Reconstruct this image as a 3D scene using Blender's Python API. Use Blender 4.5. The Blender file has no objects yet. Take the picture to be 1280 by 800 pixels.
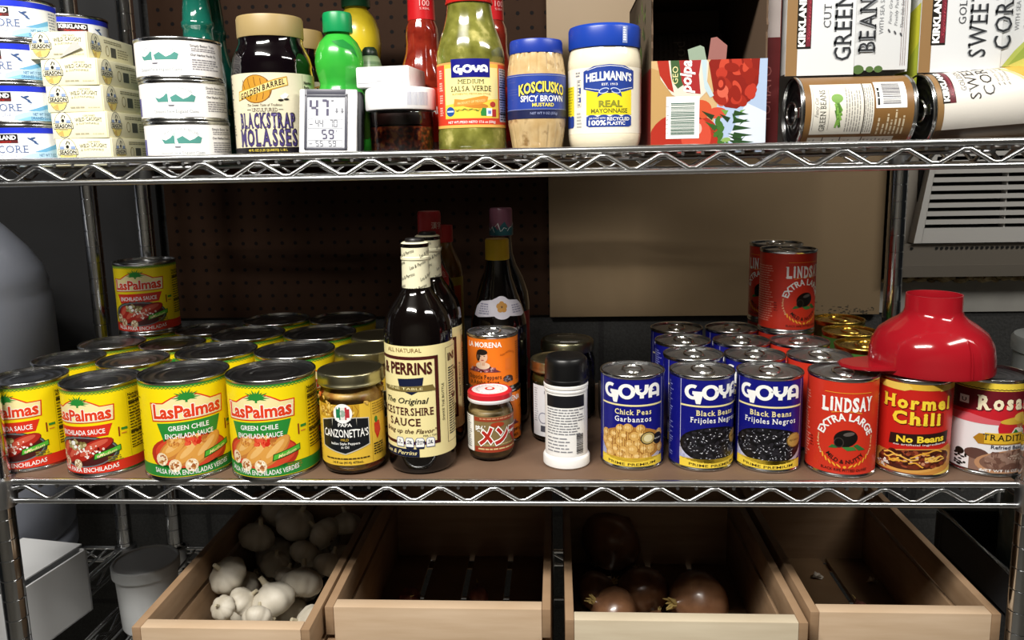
import bpy, bmesh, math, random
from math import sin, cos, pi, radians, atan2, asin, sqrt
from mathutils import Vector, Matrix
random.seed(7)
S = 0.001                                   # every length below is in millimetres
SC = bpy.context.scene
COL = SC.collection

# ------------------------------------------------------------------ camera
cam_d = bpy.data.cameras.new('camera'); cam = bpy.data.objects.new('camera', cam_d); COL.objects.link(cam)
cam_d.sensor_width = 36.0; cam_d.lens = 982.22 / 1280 * 36.0
cam_d.shift_y = -0.02917; cam_d.clip_start = 0.01
PITCH, YAW, ROLL = 0.1615, 0.0582, -0.0202
fw = Vector((-sin(YAW)*cos(PITCH), cos(YAW)*cos(PITCH), -sin(PITCH)))
rt0 = Vector((cos(YAW), sin(YAW), 0)); up0 = rt0.cross(fw)
rt = rt0*cos(ROLL) + up0*sin(ROLL); up = -rt0*sin(ROLL) + up0*cos(ROLL)
CX, CY, CZ = 633.07, -835.06, 355.80
mw = Matrix.Identity(4)
for i in range(3):
    mw[i][0] = rt[i]; mw[i][1] = up[i]; mw[i][2] = -fw[i]
mw[0][3], mw[1][3], mw[2][3] = CX*S, CY*S, CZ*S
cam.matrix_world = mw
SC.camera = cam

# ------------------------------------------------------------------ light
SC.view_settings.view_transform = 'Standard'; SC.view_settings.look = 'None'
SC.view_settings.gamma = 1.0; SC.view_settings.use_curve_mapping = False
SC.view_settings.exposure = 0.0
w = bpy.data.worlds.new('world'); SC.world = w; w.use_nodes = True
w.node_tree.nodes['Background'].inputs[0].default_value = (0.9, 0.95, 1.0, 1)
w.node_tree.nodes['Background'].inputs[1].default_value = 0.008
def area(name, loc, target, sx, sy, power, color=(1, 0.965, 0.90)):
    l = bpy.data.lights.new(name, 'AREA'); l.shape = 'RECTANGLE'; l.size = sx*S; l.size_y = sy*S
    l.energy = power; l.color = color
    o = bpy.data.objects.new(name, l); COL.objects.link(o)
    o.location = Vector(loc)*S
    o.rotation_euler = (Vector(target)-Vector(loc)).to_track_quat('-Z', 'Y').to_euler()
    return o
area('ceiling_tube', (120, -930, 1360), (360, 40, 0), 900, 110, 44)
area('ceiling_tube', (1720, -520, 1260), (1150, 250, 150), 900, 110, 15)

# ------------------------------------------------------------------ helpers
def lin(h):
    h = h.lstrip('#'); c = [int(h[i:i+2], 16)/255 for i in (0, 2, 4)]
    return tuple(((x+.055)/1.055)**2.4 if x > .04045 else x/12.92 for x in c)
_m = {}
def M(hexc, rough=.45, metal=0., coat=0., spec=.5, trans=0., ior=1.45, name=None):
    k = (hexc, rough, metal, coat, spec, trans, name)
    if k in _m: return _m[k]
    m = bpy.data.materials.new(name or 'print_'+hexc.lstrip('#')); m.use_nodes = True
    b = m.node_tree.nodes['Principled BSDF']; i = b.inputs
    i['Base Color'].default_value = (*lin(hexc), 1); i['Roughness'].default_value = rough
    i['Metallic'].default_value = metal; i['Coat Weight'].default_value = coat; i['Coat Roughness'].default_value = .06
    i['Specular IOR Level'].default_value = spec; i['Transmission Weight'].default_value = trans; i['IOR'].default_value = ior
    _m[k] = m
    return m
def noise_mat(name, c1, c2, scale=40, rough=.5, coat=0., metal=0., detail=4, p0=.35, p1=.65, stretch=(1, 1, 1), bump=0., c3=None, kind='noise'):
    m = bpy.data.materials.new(name); m.use_nodes = True; nt = m.node_tree; N = nt.nodes; L = nt.links
    b = N['Principled BSDF']
    tc = N.new('ShaderNodeTexCoord'); mp = N.new('ShaderNodeMapping'); L.new(tc.outputs['Object'], mp.inputs[0])
    mp.inputs['Scale'].default_value = stretch
    if kind == 'voronoi':
        t = N.new('ShaderNodeTexVoronoi'); t.inputs['Scale'].default_value = scale; out = t.outputs['Color']
    else:
        t = N.new('ShaderNodeTexNoise'); t.inputs['Scale'].default_value = scale; t.inputs['Detail'].default_value = detail; out = t.outputs[0]
    L.new(mp.outputs[0], t.inputs['Vector'])
    r = N.new('ShaderNodeValToRGB'); e = r.color_ramp.elements
    e[0].position = p0; e[0].color = (*lin(c1), 1); e[1].position = p1; e[1].color = (*lin(c2), 1)
    if c3: x = e.new(min(1, p1+.12)); x.color = (*lin(c3), 1)
    L.new(out, r.inputs[0]); L.new(r.outputs[0], b.inputs['Base Color'])
    b.inputs['Roughness'].default_value = rough; b.inputs['Coat Weight'].default_value = coat; b.inputs['Coat Roughness'].default_value = .05
    b.inputs['Metallic'].default_value = metal
    if bump:
        bp = N.new('ShaderNodeBump'); bp.inputs['Strength'].default_value = bump; bp.inputs['Distance'].default_value = .002
        L.new(out, bp.inputs['Height']); L.new(bp.outputs[0], b.inputs['Normal'])
    return m
def glass_mat(name, tint='#ffffff', dens=.0):
    """thin clear wall: mostly see-through, mirror-like towards grazing angles"""
    m = bpy.data.materials.new(name); m.use_nodes = True; nt = m.node_tree; N = nt.nodes; L = nt.links
    out = N['Material Output']; N.remove(N['Principled BSDF'])
    t = N.new('ShaderNodeBsdfTransparent'); t.inputs[0].default_value = (*lin(tint), 1)
    g = N.new('ShaderNodeBsdfGlossy'); g.inputs['Roughness'].default_value = .03
    f = N.new('ShaderNodeFresnel'); f.inputs[0].default_value = 1.5
    mx = N.new('ShaderNodeMixShader'); L.new(f.outputs[0], mx.inputs[0]); L.new(t.outputs[0], mx.inputs[1]); L.new(g.outputs[0], mx.inputs[2])
    if dens:
        d = N.new('ShaderNodeBsdfDiffuse'); d.inputs[0].default_value = (*lin(tint), 1)
        m2 = N.new('ShaderNodeMixShader'); m2.inputs[0].default_value = dens
        L.new(mx.outputs[0], m2.inputs[1]); L.new(d.outputs[0], m2.inputs[2]); L.new(m2.outputs[0], out.inputs[0])
    else: L.new(mx.outputs[0], out.inputs[0])
    return m

def tag(o, label=None, cat=None, group=None, kind=None):
    if label: o['label'] = label
    if cat: o['category'] = cat
    if group: o['group'] = group
    if kind: o['kind'] = kind
    return o
def thing(name, x, y, z, label, cat, rz=0, group=None):
    o = bpy.data.objects.new(name, None); COL.objects.link(o); o.empty_display_size = .02
    o.location = (x*S, y*S, z*S); o.rotation_euler = (0, 0, rz)
    return tag(o, label, cat, group)
def finish(me, mats):
    for m in (mats if isinstance(mats, (list, tuple)) else [mats]): me.materials.append(m)
def obj(name, bm, mats, parent=None, sharp=38, loc=None, smooth=True):
    me = bpy.data.meshes.new(name)
    bmesh.ops.remove_doubles(bm, verts=bm.verts, dist=1e-4)
    bmesh.ops.recalc_face_normals(bm, faces=bm.faces)
    bmesh.ops.scale(bm, vec=(S, S, S), verts=bm.verts)
    ca = radians(sharp)
    for f in bm.faces: f.smooth = smooth
    for e in bm.edges:
        if len(e.link_faces) == 2 and e.calc_face_angle(0) > ca: e.smooth = False
    bm.to_mesh(me); bm.free(); finish(me, mats)
    o = bpy.data.objects.new(name, me); COL.objects.link(o)
    if parent: o.parent = parent
    if loc: o.location = Vector(loc)*S
    return o
def dup(o, x, y, z, rz=None, label=None, group=None, drop=()):
    def rec(a, par):
        c = a.copy(); COL.objects.link(c)
        if par: c.parent = par
        for ch in a.children:
            if ch.name.split('.')[0] not in drop: rec(ch, c)
        return c
    r = rec(o, None); r.location = (x*S, y*S, z*S)
    if rz is not None: r.rotation_euler = (0, 0, rz)
    if label: r['label'] = label
    if group: r['group'] = group
    return r
def face_cam(x, y, f=0.):
    """turn so that the label's middle shows at fraction f of the radius right of the middle, seen from the aisle"""
    return atan2(CX-x, y-CY) + asin(f)
def BM(): return bmesh.new()
def box(bm, x0, x1, y0, y1, z0, z1, mi=0, bev=0, mat=None):
    r = bmesh.ops.create_cube(bm, size=1)
    vs = r['verts']
    for v in vs: v.co = Vector((x0 if v.co.x < 0 else x1, y0 if v.co.y < 0 else y1, z0 if v.co.z < 0 else z1))
    fs = set(f for v in vs for f in v.link_faces)
    for f in fs: f.material_index = mi
    if bev:
        es = set(e for v in vs for e in v.link_edges)
        r = bmesh.ops.bevel(bm, geom=list(es), offset=bev, segments=2, affect='EDGES', profile=.5)
        for f in r['faces']: f.material_index = mi
        vs = list(set(v for f in r['faces'] for v in f.verts))
    if mat is not None:
        bmesh.ops.transform(bm, matrix=mat, verts=list(set(vs)))
    return vs
def lathe(bm, prof, n=48, mi=0, cx=0, cy=0, rf=None, flat=None):
    rings = []
    for r, z in prof:
        if r < 1e-6: rings.append([bm.verts.new((cx, cy, z))]); continue
        ring = []
        for k in range(n):
            a = 2*pi*k/n; q = r*(rf(a, z) if rf else 1)
            ring.append(bm.verts.new((cx+q*cos(a), cy+q*sin(a)*(flat or 1), z)))
        rings.append(ring)
    for A, C in zip(rings, rings[1:]):
        if len(A) == 1 and len(C) == 1: continue
        for k in range(n):
            j = (k+1) % n
            if len(A) == 1: f = bm.faces.new((A[0], C[j], C[k]))
            elif len(C) == 1: f = bm.faces.new((A[k], A[j], C[0]))
            else: f = bm.faces.new((A[k], A[j], C[j], C[k]))
            f.material_index = mi
def tube(bm, pts, r, n=8, closed=False, mi=0, caps=True):
    P = [Vector(p) for p in pts]; rings = []
    m = len(P); prev = None
    for i, p in enumerate(P):
        a = P[(i-1) % m] if (closed or i) else p; b = P[(i+1) % m] if (closed or i < m-1) else p
        t = (b-a).normalized()
        if prev is None:
            u = t.cross(Vector((0, 0, 1)))
            if u.length < .01: u = t.cross(Vector((1, 0, 0)))
        else: u = prev - t*prev.dot(t)
        u.normalize(); prev = u; v = t.cross(u)
        rr = r[i] if isinstance(r, (list, tuple)) else r
        rings.append([bm.verts.new(p+(u*cos(2*pi*k/n)+v*sin(2*pi*k/n))*rr) for k in range(n)])
    rng = range(m if closed else m-1)
    for i in rng:
        A, C = rings[i], rings[(i+1) % m]
        for k in range(n):
            f = bm.faces.new((A[k], A[(k+1) % n], C[(k+1) % n], C[k])); f.material_index = mi
    if not closed and caps:
        bm.faces.new(rings[0][::-1]).material_index = mi; bm.faces.new(rings[-1]).material_index = mi
def rod(bm, p, q, r, n=8, mi=0): tube(bm, [p, q], r, n, mi=mi)
def ico(bm, c, r, sub=1, sc=(1, 1, 1), mi=0):
    q = bmesh.ops.create_icosphere(bm, subdivisions=sub, radius=1)
    for v in q['verts']: v.co = Vector((c[0]+v.co.x*r*sc[0], c[1]+v.co.y*r*sc[1], c[2]+v.co.z*r*sc[2]))
    for f in set(f for v in q['verts'] for f in v.link_faces): f.material_index = mi

# ------------------------------------------------------------------ lettering and print
_t = {}
def glyphs(s, bold=0., shear=0.):
    k = (s, bold, shear)
    if k in _t: return _t[k]
    c = bpy.data.curves.new('lettering', 'FONT'); c.body = s; c.resolution_u = 2; c.offset = bold; c.shear = shear; c.size = 1
    o = bpy.data.objects.new('lettering', c); me = o.to_mesh()
    vs = [(v.co.x/.73, v.co.y/.73) for v in me.vertices]; fs = [tuple(p.vertices) for p in me.polygons]
    o.to_mesh_clear(); bpy.data.objects.remove(o); bpy.data.curves.remove(c)
    _t[k] = (vs, fs)
    return vs, fs
SER = {'A': 'lb rb', 'B': 'lb lt', 'D': 'lb lt', 'E': 'lb lt', 'F': 'lb lt', 'G': '', 'H': 'lb lt rb rt', 'I': 'cb ct', 'J': 'ct', 'K': 'lb lt rb rt',
       'L': 'lb lt', 'M': 'lb lt rb rt', 'N': 'lb lt rt', 'P': 'lb lt', 'R': 'lb lt rb', 'T': 'cb', 'U': 'lt rt', 'V': 'lt rt', 'W': 'lt rt', 'X': 'lb lt rb rt', 'Y': 'lt rt cb',
       'h': 'lb rb', 'i': 'cb', 'l': 'cb', 'n': 'lb rb', 'm': 'lb rb', 'r': 'lb', 'k': 'lb rb', 'f': 'lb'}
def serif(s, bold=0., shear=0.):
    k = (s, bold, shear, 'serif')
    if k in _t: return _t[k]
    vs, fs = [], []; x = 0
    for ch in s:
        if ch == ' ': x += .42; continue
        v, f = glyphs(ch, bold, 0)
        if not v: x += .3; continue
        a = min(p[0] for p in v); b = max(p[0] for p in v); n = len(vs)
        hgt = max(p[1] for p in v)
        vs += [(p[0]-a+x, p[1]) for p in v]; fs += [tuple(i+n for i in q) for q in f]
        w_ = b-a; st = .1+bold*1.3
        for d in SER.get(ch, '').split():
            cx = {'l': st*.5, 'r': w_-st*.5, 'c': w_/2}[d[0]] + x; y = 0 if d[1] == 'b' else min(hgt, 1.0)-.065
            n = len(vs); e = .17
            vs += [(cx-e, y), (cx+e, y), (cx+e, y+.065), (cx-e, y+.065)]; fs.append((n, n+1, n+2, n+3))
        x += w_+.2
    if shear: vs = [(p[0]+p[1]*shear, p[1]) for p in vs]
    _t[k] = (vs, fs)
    return vs, fs
class Lab:
    """flat print in millimetres (u to the right, v up), laid on a surface by build()"""
    def __init__(s): s.items = []; s.j = 0
    def raw(s, vs, fs, mat, z): s.items.append((vs, fs, mat, z))
    def poly(s, pts, mat, z=1): s.raw(list(pts), [tuple(range(len(pts)))], mat, z); return s
    def rect(s, x0, y0, x1, y1, mat, z=1): return s.poly([(x0, y0), (x1, y0), (x1, y1), (x0, y1)], mat, z)
    def ell(s, cx, cy, rx, ry, mat, z=1, n=20, rot=0, a0=0, a1=2*pi):
        c, d = cos(rot), sin(rot); k = n if a1-a0 > 6.28 else n+1
        P = [(rx*cos(a0+(a1-a0)*i/n), ry*sin(a0+(a1-a0)*i/n)) for i in range(k)]
        return s.poly([(cx+x*c-y*d, cy+x*d+y*c) for x, y in P], mat, z)
    def frame(s, x0, y0, x1, y1, t, mat, z=1):
        s.rect(x0, y0, x1, y0+t, mat, z); s.rect(x0, y1-t, x1, y1, mat, z); s.rect(x0, y0, x0+t, y1, mat, z); s.rect(x1-t, y0, x1, y1, mat, z); return s
    def stroke(s, pts, w_, mat, z=1, closed=False, round_=False):
        P = [Vector(p) for p in pts]; m = len(P); vs = []
        for i, p in enumerate(P):
            a = P[i-1] if (i or closed) else p; b = P[(i+1) % m] if (i < m-1 or closed) else p
            t = (b-a).normalized(); nn = Vector((-t.y, t.x))
            if 0 < i < m-1 or closed:
                t1 = (p-a).normalized(); k = max(.4, nn.dot(Vector((-t1.y, t1.x))))
            else: k = 1
            vs += [tuple(p+nn*w_/2/k), tuple(p-nn*w_/2/k)]
        fs = []
        for i in range(m if closed else m-1):
            j = (i+1) % m; fs.append((2*i, 2*i+1, 2*j+1, 2*j))
        s.raw(vs, fs, mat, z)
        if round_:
            for p in P: s.ell(p.x, p.y, w_/2, w_/2, mat, z, 10)
        return s
    def text(s, t, x, y, h, mat, z=2, w=None, bold=0., sh=0., al='C', ser=False, rot=0, warp=None, edge=None, gap=None):
        def lay(b, mt, zz):
            vs, fs = (serif if ser else glyphs)(t, b, sh)
            if not vs: return
            v0, _ = (serif if ser else glyphs)(t, bold, sh)
            a = min(p[0] for p in v0); e = max(p[0] for p in v0); k = (w/(e-a) if w else h)
            off = {'C': -(a+e)/2, 'L': -a, 'R': -e}[al]
            o = []; c, d = cos(rot), sin(rot)
            for px, py in vs:
                qx, qy = (px+off)*k, py*h
                if warp: qx, qy = warp(qx, qy)
                o.append((x+qx*c-qy*d, y+qx*d+qy*c))
            s.raw(o, fs, mt, zz)
        if edge: lay(bold+edge[1], edge[0], z-.5)
        lay(bold, mat, z)
        return s
    def blob(s, cx, cy, rx, ry, mats, n, size, z=2, var=.4, asp=1.3, rot=None, inside=True):
        for i in range(n):
            a = random.uniform(0, 2*pi); q = sqrt(random.random())
            r = size*random.uniform(1-var, 1+var)
            s.ell(cx+cos(a)*q*rx, cy+sin(a)*q*ry, r*asp, r, random.choice(mats), z+i*.006, 9, random.uniform(0, pi) if rot is None else rot)
        return s
    def para(s, x0, y0, x1, y1, lh, mat, z=2, fill=.5, ragged=True, vert=False):
        """rows too small to read: a bar per word"""
        A, Bq = (y0, y1) if not vert else (x0, x1); C, D = (x0, x1) if not vert else (y0, y1)
        y = Bq-lh*fill
        while y >= A-1e-6:
            x = C; end = D-(random.random()*.25*(D-C) if ragged else 0)
            while x < end:
                wd = random.uniform(1.2, 4)*lh*.6; e = min(x+wd, end)
                if vert: s.rect(y, x, y+lh*fill, e, mat, z)
                else: s.rect(x, y, e, y+lh*fill, mat, z)
                x = e+lh*.3
            y -= lh
        return s
    def bars(s, x0, y0, x1, y1, mat, z=2, vert=False):
        x = x0 if not vert else y0; end = x1 if not vert else y1
        while x < end-.3:
            t = random.choice((.35, .5, .8, 1.1)); e = min(x+t, end)
            if vert: s.rect(x0, x, x1, e, mat, z)
            else: s.rect(x, y0, e, y1, mat, z)
            x = e+random.choice((.35, .5, .7))
        return s
    def zig(s, x0, x1, y, a, p, w_, mat, z=1):
        n = int((x1-x0)/p); return s.stroke([(x0+i*p, y+(a if i % 2 else -a)) for i in range(n+1)], w_, mat, z)
    def merge(s, o, dx=0, dy=0, k=1, kx=1, ky=1):
        for vs, fs, m, z in o.items: s.raw([(x*k*kx+dx, y*k*ky+dy) for x, y in vs], fs, m, z)
        return s
    def clip(s, x0, y0, x1, y1):
        out = []
        for vs, fs, m, z in s.items:
            if min(v[0] for v in vs) >= x0 and max(v[0] for v in vs) <= x1 and min(v[1] for v in vs) >= y0 and max(v[1] for v in vs) <= y1: out.append((vs, fs, m, z)); continue
            for f in fs:
                P = [vs[i] for i in f]
                for ax, lim, sg in ((0, x0, 1), (0, x1, -1), (1, y0, 1), (1, y1, -1)):
                    Q = []
                    for a, b in zip(P, P[1:]+P[:1]):
                        da, db = (a[ax]-lim)*sg, (b[ax]-lim)*sg
                        if da >= 0: Q.append(a)
                        if da*db < 0: t = da/(da-db); Q.append((a[0]+(b[0]-a[0])*t, a[1]+(b[1]-a[1])*t))
                    P = Q
                    if len(P) < 3: break
                if len(P) >= 3: out.append((P, [tuple(range(len(P)))], m, z))
        s.items = out; return s
    def build(s, name, parent, mp, step=4., vstep=None, base=None, loc=None):
        """base=(u0,u1,v0,v1,mat): ground sheet"""
        VS, FS, MI, mats = [], [], [], []
        items = list(s.items)
        if base:
            u0, u1, v0, v1, bmt = base
            nu = max(1, int((u1-u0)/step)); nv = max(1, int((v1-v0)/(vstep or 1e9)) or 1)
            vs = [(u0+(u1-u0)*i/nu, v0+(v1-v0)*j/nv) for j in range(nv+1) for i in range(nu+1)]
            fs = [(j*(nu+1)+i, j*(nu+1)+i+1, (j+1)*(nu+1)+i+1, (j+1)*(nu+1)+i) for j in range(nv) for i in range(nu)]
            items.insert(0, (vs, fs, bmt, -1))
        for q, (vs, fs, mt, z) in enumerate(items):
            if mt not in mats: mats.append(mt)
            mi = mats.index(mt)
            us = [v[0] for v in vs]; ww = [v[1] for v in vs]
            if not (base and q == 0) and ((step and max(us)-min(us) > step) or (vstep and max(ww)-min(ww) > vstep) or any(len(f) > 5 for f in fs)):
                b = bmesh.new(); bv = [b.verts.new((x, y, 0)) for x, y in vs]
                for f in fs:
                    try: b.faces.new([bv[i] for i in f])
                    except ValueError: pass
                bmesh.ops.triangulate(b, faces=[f for f in b.faces if len(f.verts) > 4])
                if step:
                    for k in range(math.ceil(min(us)/step), math.floor(max(us)/step)+1):
                        bmesh.ops.bisect_plane(b, geom=b.verts[:]+b.edges[:]+b.faces[:], plane_co=(k*step, 0, 0), plane_no=(1, 0, 0), dist=1e-5)
                if vstep:
                    for k in range(math.ceil(min(ww)/vstep), math.floor(max(ww)/vstep)+1):
                        bmesh.ops.bisect_plane(b, geom=b.verts[:]+b.edges[:]+b.faces[:], plane_co=(0, k*vstep, 0), plane_no=(0, 1, 0), dist=1e-5)
                b.verts.index_update()
                vs = [(v.co.x, v.co.y) for v in b.verts]; fs = [tuple(v.index for v in f.verts) for f in b.faces]; b.free()
            n = len(VS)
            VS += [tuple(c*S for c in mp(x, y, z+1)) for x, y in vs]
            for f in fs:
                A = sum(vs[f[i]][0]*vs[f[(i+1) % len(f)]][1]-vs[f[(i+1) % len(f)]][0]*vs[f[i]][1] for i in range(len(f)))
                if A < 0: f = f[::-1]
                FS.append(tuple(i+n for i in f)); MI.append(mi)
        me = bpy.data.meshes.new(name); me.from_pydata(VS, [], FS)
        for m in mats: me.materials.append(m)
        me.polygons.foreach_set('material_index', MI); me.polygons.foreach_set('use_smooth', [True]*len(FS)); me.update()
        o = bpy.data.objects.new(name, me); COL.objects.link(o)
        if parent: o.parent = parent
        if loc: o.location = Vector(loc)*S
        return o
LZ = .1
def on_cyl(R):
    return lambda u, v, l: ((R+.1+l*LZ)*sin(u/R), -(R+.1+l*LZ)*cos(u/R), v)
def on_rev(rv, R):
    def f(u, v, l):
        r = rv(v)+.1+l*LZ
        return (r*sin(u/R), -r*cos(u/R), v)
    return f
def on_flat(o=(0, 0, 0), u=(1, 0, 0), v=(0, 0, 1)):
    o, u, v = Vector(o), Vector(u), Vector(v); n = u.cross(v).normalized()
    return lambda a, b, l: tuple(o+u*a+v*b+n*(.1+l*LZ))
def interp(P):
    def f(z):
        for (r0, z0), (r1, z1) in zip(P, P[1:]):
            if z0 <= z <= z1: return r0+(r1-r0)*(z-z0)/max(1e-6, z1-z0)
        return P[-1][0]
    return f
# ------------------------------------------------------------------ setting
def block_wall():
    m = bpy.data.materials.new('concrete_block'); m.use_nodes = True; nt = m.node_tree; N = nt.nodes; L = nt.links
    b = N['Principled BSDF']; b.inputs['Roughness'].default_value = .9
    tc = N.new('ShaderNodeTexCoord'); mp = N.new('ShaderNodeMapping'); mp.inputs['Rotation'].default_value = (radians(-90), 0, 0)
    mp.inputs['Location'].default_value = (-.3115, 0, -.055)
    L.new(tc.outputs['Object'], mp.inputs[0])
    sx = N.new('ShaderNodeSeparateXYZ'); L.new(tc.outputs['Object'], sx.inputs[0])
    cx = N.new('ShaderNodeCombineXYZ')
    ax = N.new('ShaderNodeMath'); ax.operation = 'ADD'; ax.inputs[1].default_value = -.716+4.0; L.new(sx.outputs[0], ax.inputs[0])
    az = N.new('ShaderNodeMath'); az.operation = 'ADD'; az.inputs[1].default_value = -.062+4.0; L.new(sx.outputs[2], az.inputs[0])
    L.new(ax.outputs[0], cx.inputs[0]); L.new(az.outputs[0], cx.inputs[1])
    br = N.new('ShaderNodeTexBrick'); br.inputs['Scale'].default_value = 1; br.inputs['Brick Width'].default_value = .4; br.inputs['Row Height'].default_value = .2
    br.inputs['Mortar Size'].default_value = .006; br.inputs['Mortar Smooth'].default_value = .3; br.offset = .5
    br.inputs['Color1'].default_value = (*lin('#454544'), 1); br.inputs['Color2'].default_value = (*lin('#4c4c4b'), 1); br.inputs['Mortar'].default_value = (*lin('#383838'), 1)
    L.new(cx.outputs[0], br.inputs['Vector'])
    n = N.new('ShaderNodeTexNoise'); n.inputs['Scale'].default_value = 220; n.inputs['Detail'].default_value = 3; L.new(tc.outputs['Object'], n.inputs['Vector'])
    mx = N.new('ShaderNodeMixRGB'); mx.blend_type = 'MULTIPLY'; mx.inputs[0].default_value = .7
    L.new(br.outputs[0], mx.inputs[1]); L.new(n.outputs[0], mx.inputs[2]); L.new(mx.outputs[0], b.inputs['Base Color'])
    bp = N.new('ShaderNodeBump'); bp.inputs['Strength'].default_value = .5; bp.inputs['Distance'].default_value = .003
    L.new(n.outputs[0], bp.inputs['Height']); L.new(bp.outputs[0], b.inputs['Normal'])
    return m
def peg_mat():
    m = noise_mat('brown_pegboard', '#2a1a10', '#342216', 6, .75, p0=.3, p1=.7)
    nt = m.node_tree; N = nt.nodes; L = nt.links; b = N['Principled BSDF']
    src = b.inputs['Base Color'].links[0].from_socket
    tc = N.new('ShaderNodeTexCoord'); sx = N.new('ShaderNodeSeparateXYZ'); L.new(tc.outputs['Object'], sx.inputs[0])
    d = []
    for k in (0, 2):
        a = N.new('ShaderNodeMath'); a.operation = 'MULTIPLY_ADD'; a.inputs[1].default_value = 1/.0254; a.inputs[2].default_value = 40.15; L.new(sx.outputs[k], a.inputs[0])
        f = N.new('ShaderNodeMath'); f.operation = 'FRACT'; L.new(a.outputs[0], f.inputs[0])
        s = N.new('ShaderNodeMath'); s.operation = 'SUBTRACT'; s.inputs[1].default_value = .5; L.new(f.outputs[0], s.inputs[0]); d.append(s)
    c = N.new('ShaderNodeCombineXYZ'); L.new(d[0].outputs[0], c.inputs[0]); L.new(d[1].outputs[0], c.inputs[1])
    ln = N.new('ShaderNodeVectorMath'); ln.operation = 'LENGTH'; L.new(c.outputs[0], ln.inputs[0])
    lt = N.new('ShaderNodeMath'); lt.operation = 'LESS_THAN'; lt.inputs[1].default_value = .14; L.new(ln.outputs['Value'], lt.inputs[0])
    b.inputs['Specular IOR Level'].default_value = .12
    mx = N.new('ShaderNodeMixRGB'); L.new(lt.outputs[0], mx.inputs[0]); L.new(src, mx.inputs[1]); mx.inputs[2].default_value = (.004, .003, .003, 1)
    L.new(mx.outputs[0], b.inputs['Base Color'])
    return m
FLOOR = -1150
def struct(name, bm, m):
    o = obj(name, bm, m); o['kind'] = 'structure'; return o
bm = BM(); box(bm, -1500, 2600, 640, 760, FLOOR, 1400); struct('wall_back', bm, block_wall())
bm = BM(); box(bm, -1500, 2600, -1700, 640, FLOOR-40, FLOOR); struct('floor', bm, noise_mat('concrete_floor', '#77746e', '#86837c', 5, .7))
bm = BM(); box(bm, -1500, 2600, -1700, 760, 1400, 1440); struct('ceiling', bm, M('#6a6762', .9, name='ceiling_paint'))
bm = BM(); box(bm, -1500, 2600, -1760, -1700, FLOOR, 1400); struct('wall_front', bm, M('#8a867e', .9, name='wall_paint'))
bm = BM(); box(bm, -112, 640, 632, 638.5, 68, 980)
tag(obj('pegboard', bm, peg_mat()), 'dark brown pegboard with rows of holes on the back wall', 'pegboard')
tan = noise_mat('tan_hardboard', '#8a7558', '#978164', 3, .55, p0=.3, p1=.7, stretch=(1, 1, .5))
bm = BM(); box(bm, 619, 1226, 624, 633, 65, 980, bev=1)
t_ = tag(obj('hardboard_panel', bm, tan), 'plain tan hardboard panel beside the pegboard on the wall', 'panel')
# dark scuffs along the panel's lower right corner
sm = M('#4c4336', .8, name='scuff')
lb = Lab()
for i in range(60):
    x = 1215-abs(random.gauss(0, 55)); y = 66+abs(random.gauss(0, 9)); lb.ell(x, y, random.uniform(.6, 3.2), random.uniform(.4, 1.6), sm, 0+i*.004, 8)
lb.build('scuff_marks', t_, on_flat((0, 624, 0)), step=None)

# wall heater / window air unit at the right
ac_m = M('#bcbab6', .5, name='cream_plastic'); dk = M('#0c0b0a', .8, name='dark_gap'); acs = M('#8d867c', .5, name='grey_plastic')
A = thing('air_conditioner', 1480, 600, 137, 'off white louvred air conditioner set in the back wall at right', 'air conditioner')
def tr(p): return [(x-1480, y-600, z-137) for x, y, z in p]
bm = BM()
def hexa(bm, p, mi=0):
    v = [bm.verts.new(q) for q in p]
    for f in ((0, 1, 2, 3), (7, 6, 5, 4), (0, 4, 5, 1), (1, 5, 6, 2), (2, 6, 7, 3), (3, 7, 4, 0)):
        bm.faces.new([v[i] for i in f]).material_index = mi
hexa(bm, tr([(1243, 600, 199), (1730, 600, 199), (1730, 600, 430), (1250, 600, 430), (1243, 640, 199), (1730, 640, 199), (1730, 640, 430), (1250, 640, 430)]))
obj('casing', bm, acs, A)
# bezel: side walls, top, bottom and slats in front of a dark cavity
bm = BM()
YF, YB = 575, 600
def slab(x0a, x0b, x1, z0, z1):   # bar with its slanted left end; x0a at z0, x0b at z1
    hexa(bm, tr([(x0a, YF, z0), (x1, YF, z0), (x1, YF, z1), (x0b, YF, z1), (x0a+2, YB, z0), (x1, YB, z0), (x1, YB, z1), (x0b+2, YB, z1)]))
def xl(z): return 1258+(z-201)*.155
def xi(z): return 1275+(z-230)*.12
slab(xl(201), xl(430), 1730, 201, 201.01)
hexa(bm, tr([(xl(201), YF, 201), (xi(201), YF, 201), (xi(430), YF, 430), (xl(430), YF, 430), (xl(201)+1, YB, 201), (xi(201), YB, 201), (xi(430), YB, 430), (xl(430)+1, YB, 430)]))
zs = [227+14.6*k for k in range(14)]
prev = 201
for z in zs:
    slab(xi(prev)-.5, xi(z)-.5, 1730, prev, z); prev = z+6.6
slab(xi(prev)-.5, xi(430)-.5, 1730, prev, 430)
for x in (1411, 1560): box(bm, x-1480, x-1478, -20, 0, 70, 290)
obj('louvre_grille', bm, ac_m, A, smooth=False)
bm = BM(); box(bm, 1270-1480, 248, -4, -.5, 68, 290); obj('dark_cavity', bm, dk, A)
bm = BM()
hexa(bm, tr([(1247, 590, 160), (1730, 590, 160), (1730, 582, 199), (1245, 582, 199), (1247, 640, 160), (1730, 640, 160), (1730, 640, 199), (1245, 640, 199)]))
hexa(bm, tr([(1248, 594, 138), (1730, 594, 138), (1730, 588, 160), (1247, 588, 160), (1248, 640, 138), (1730, 640, 138), (1730, 640, 160), (1247, 640, 160)]))
obj('lower_housing', bm, M('#7a7369', .5, name='beige_plastic'), A)
bm = BM()
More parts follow.
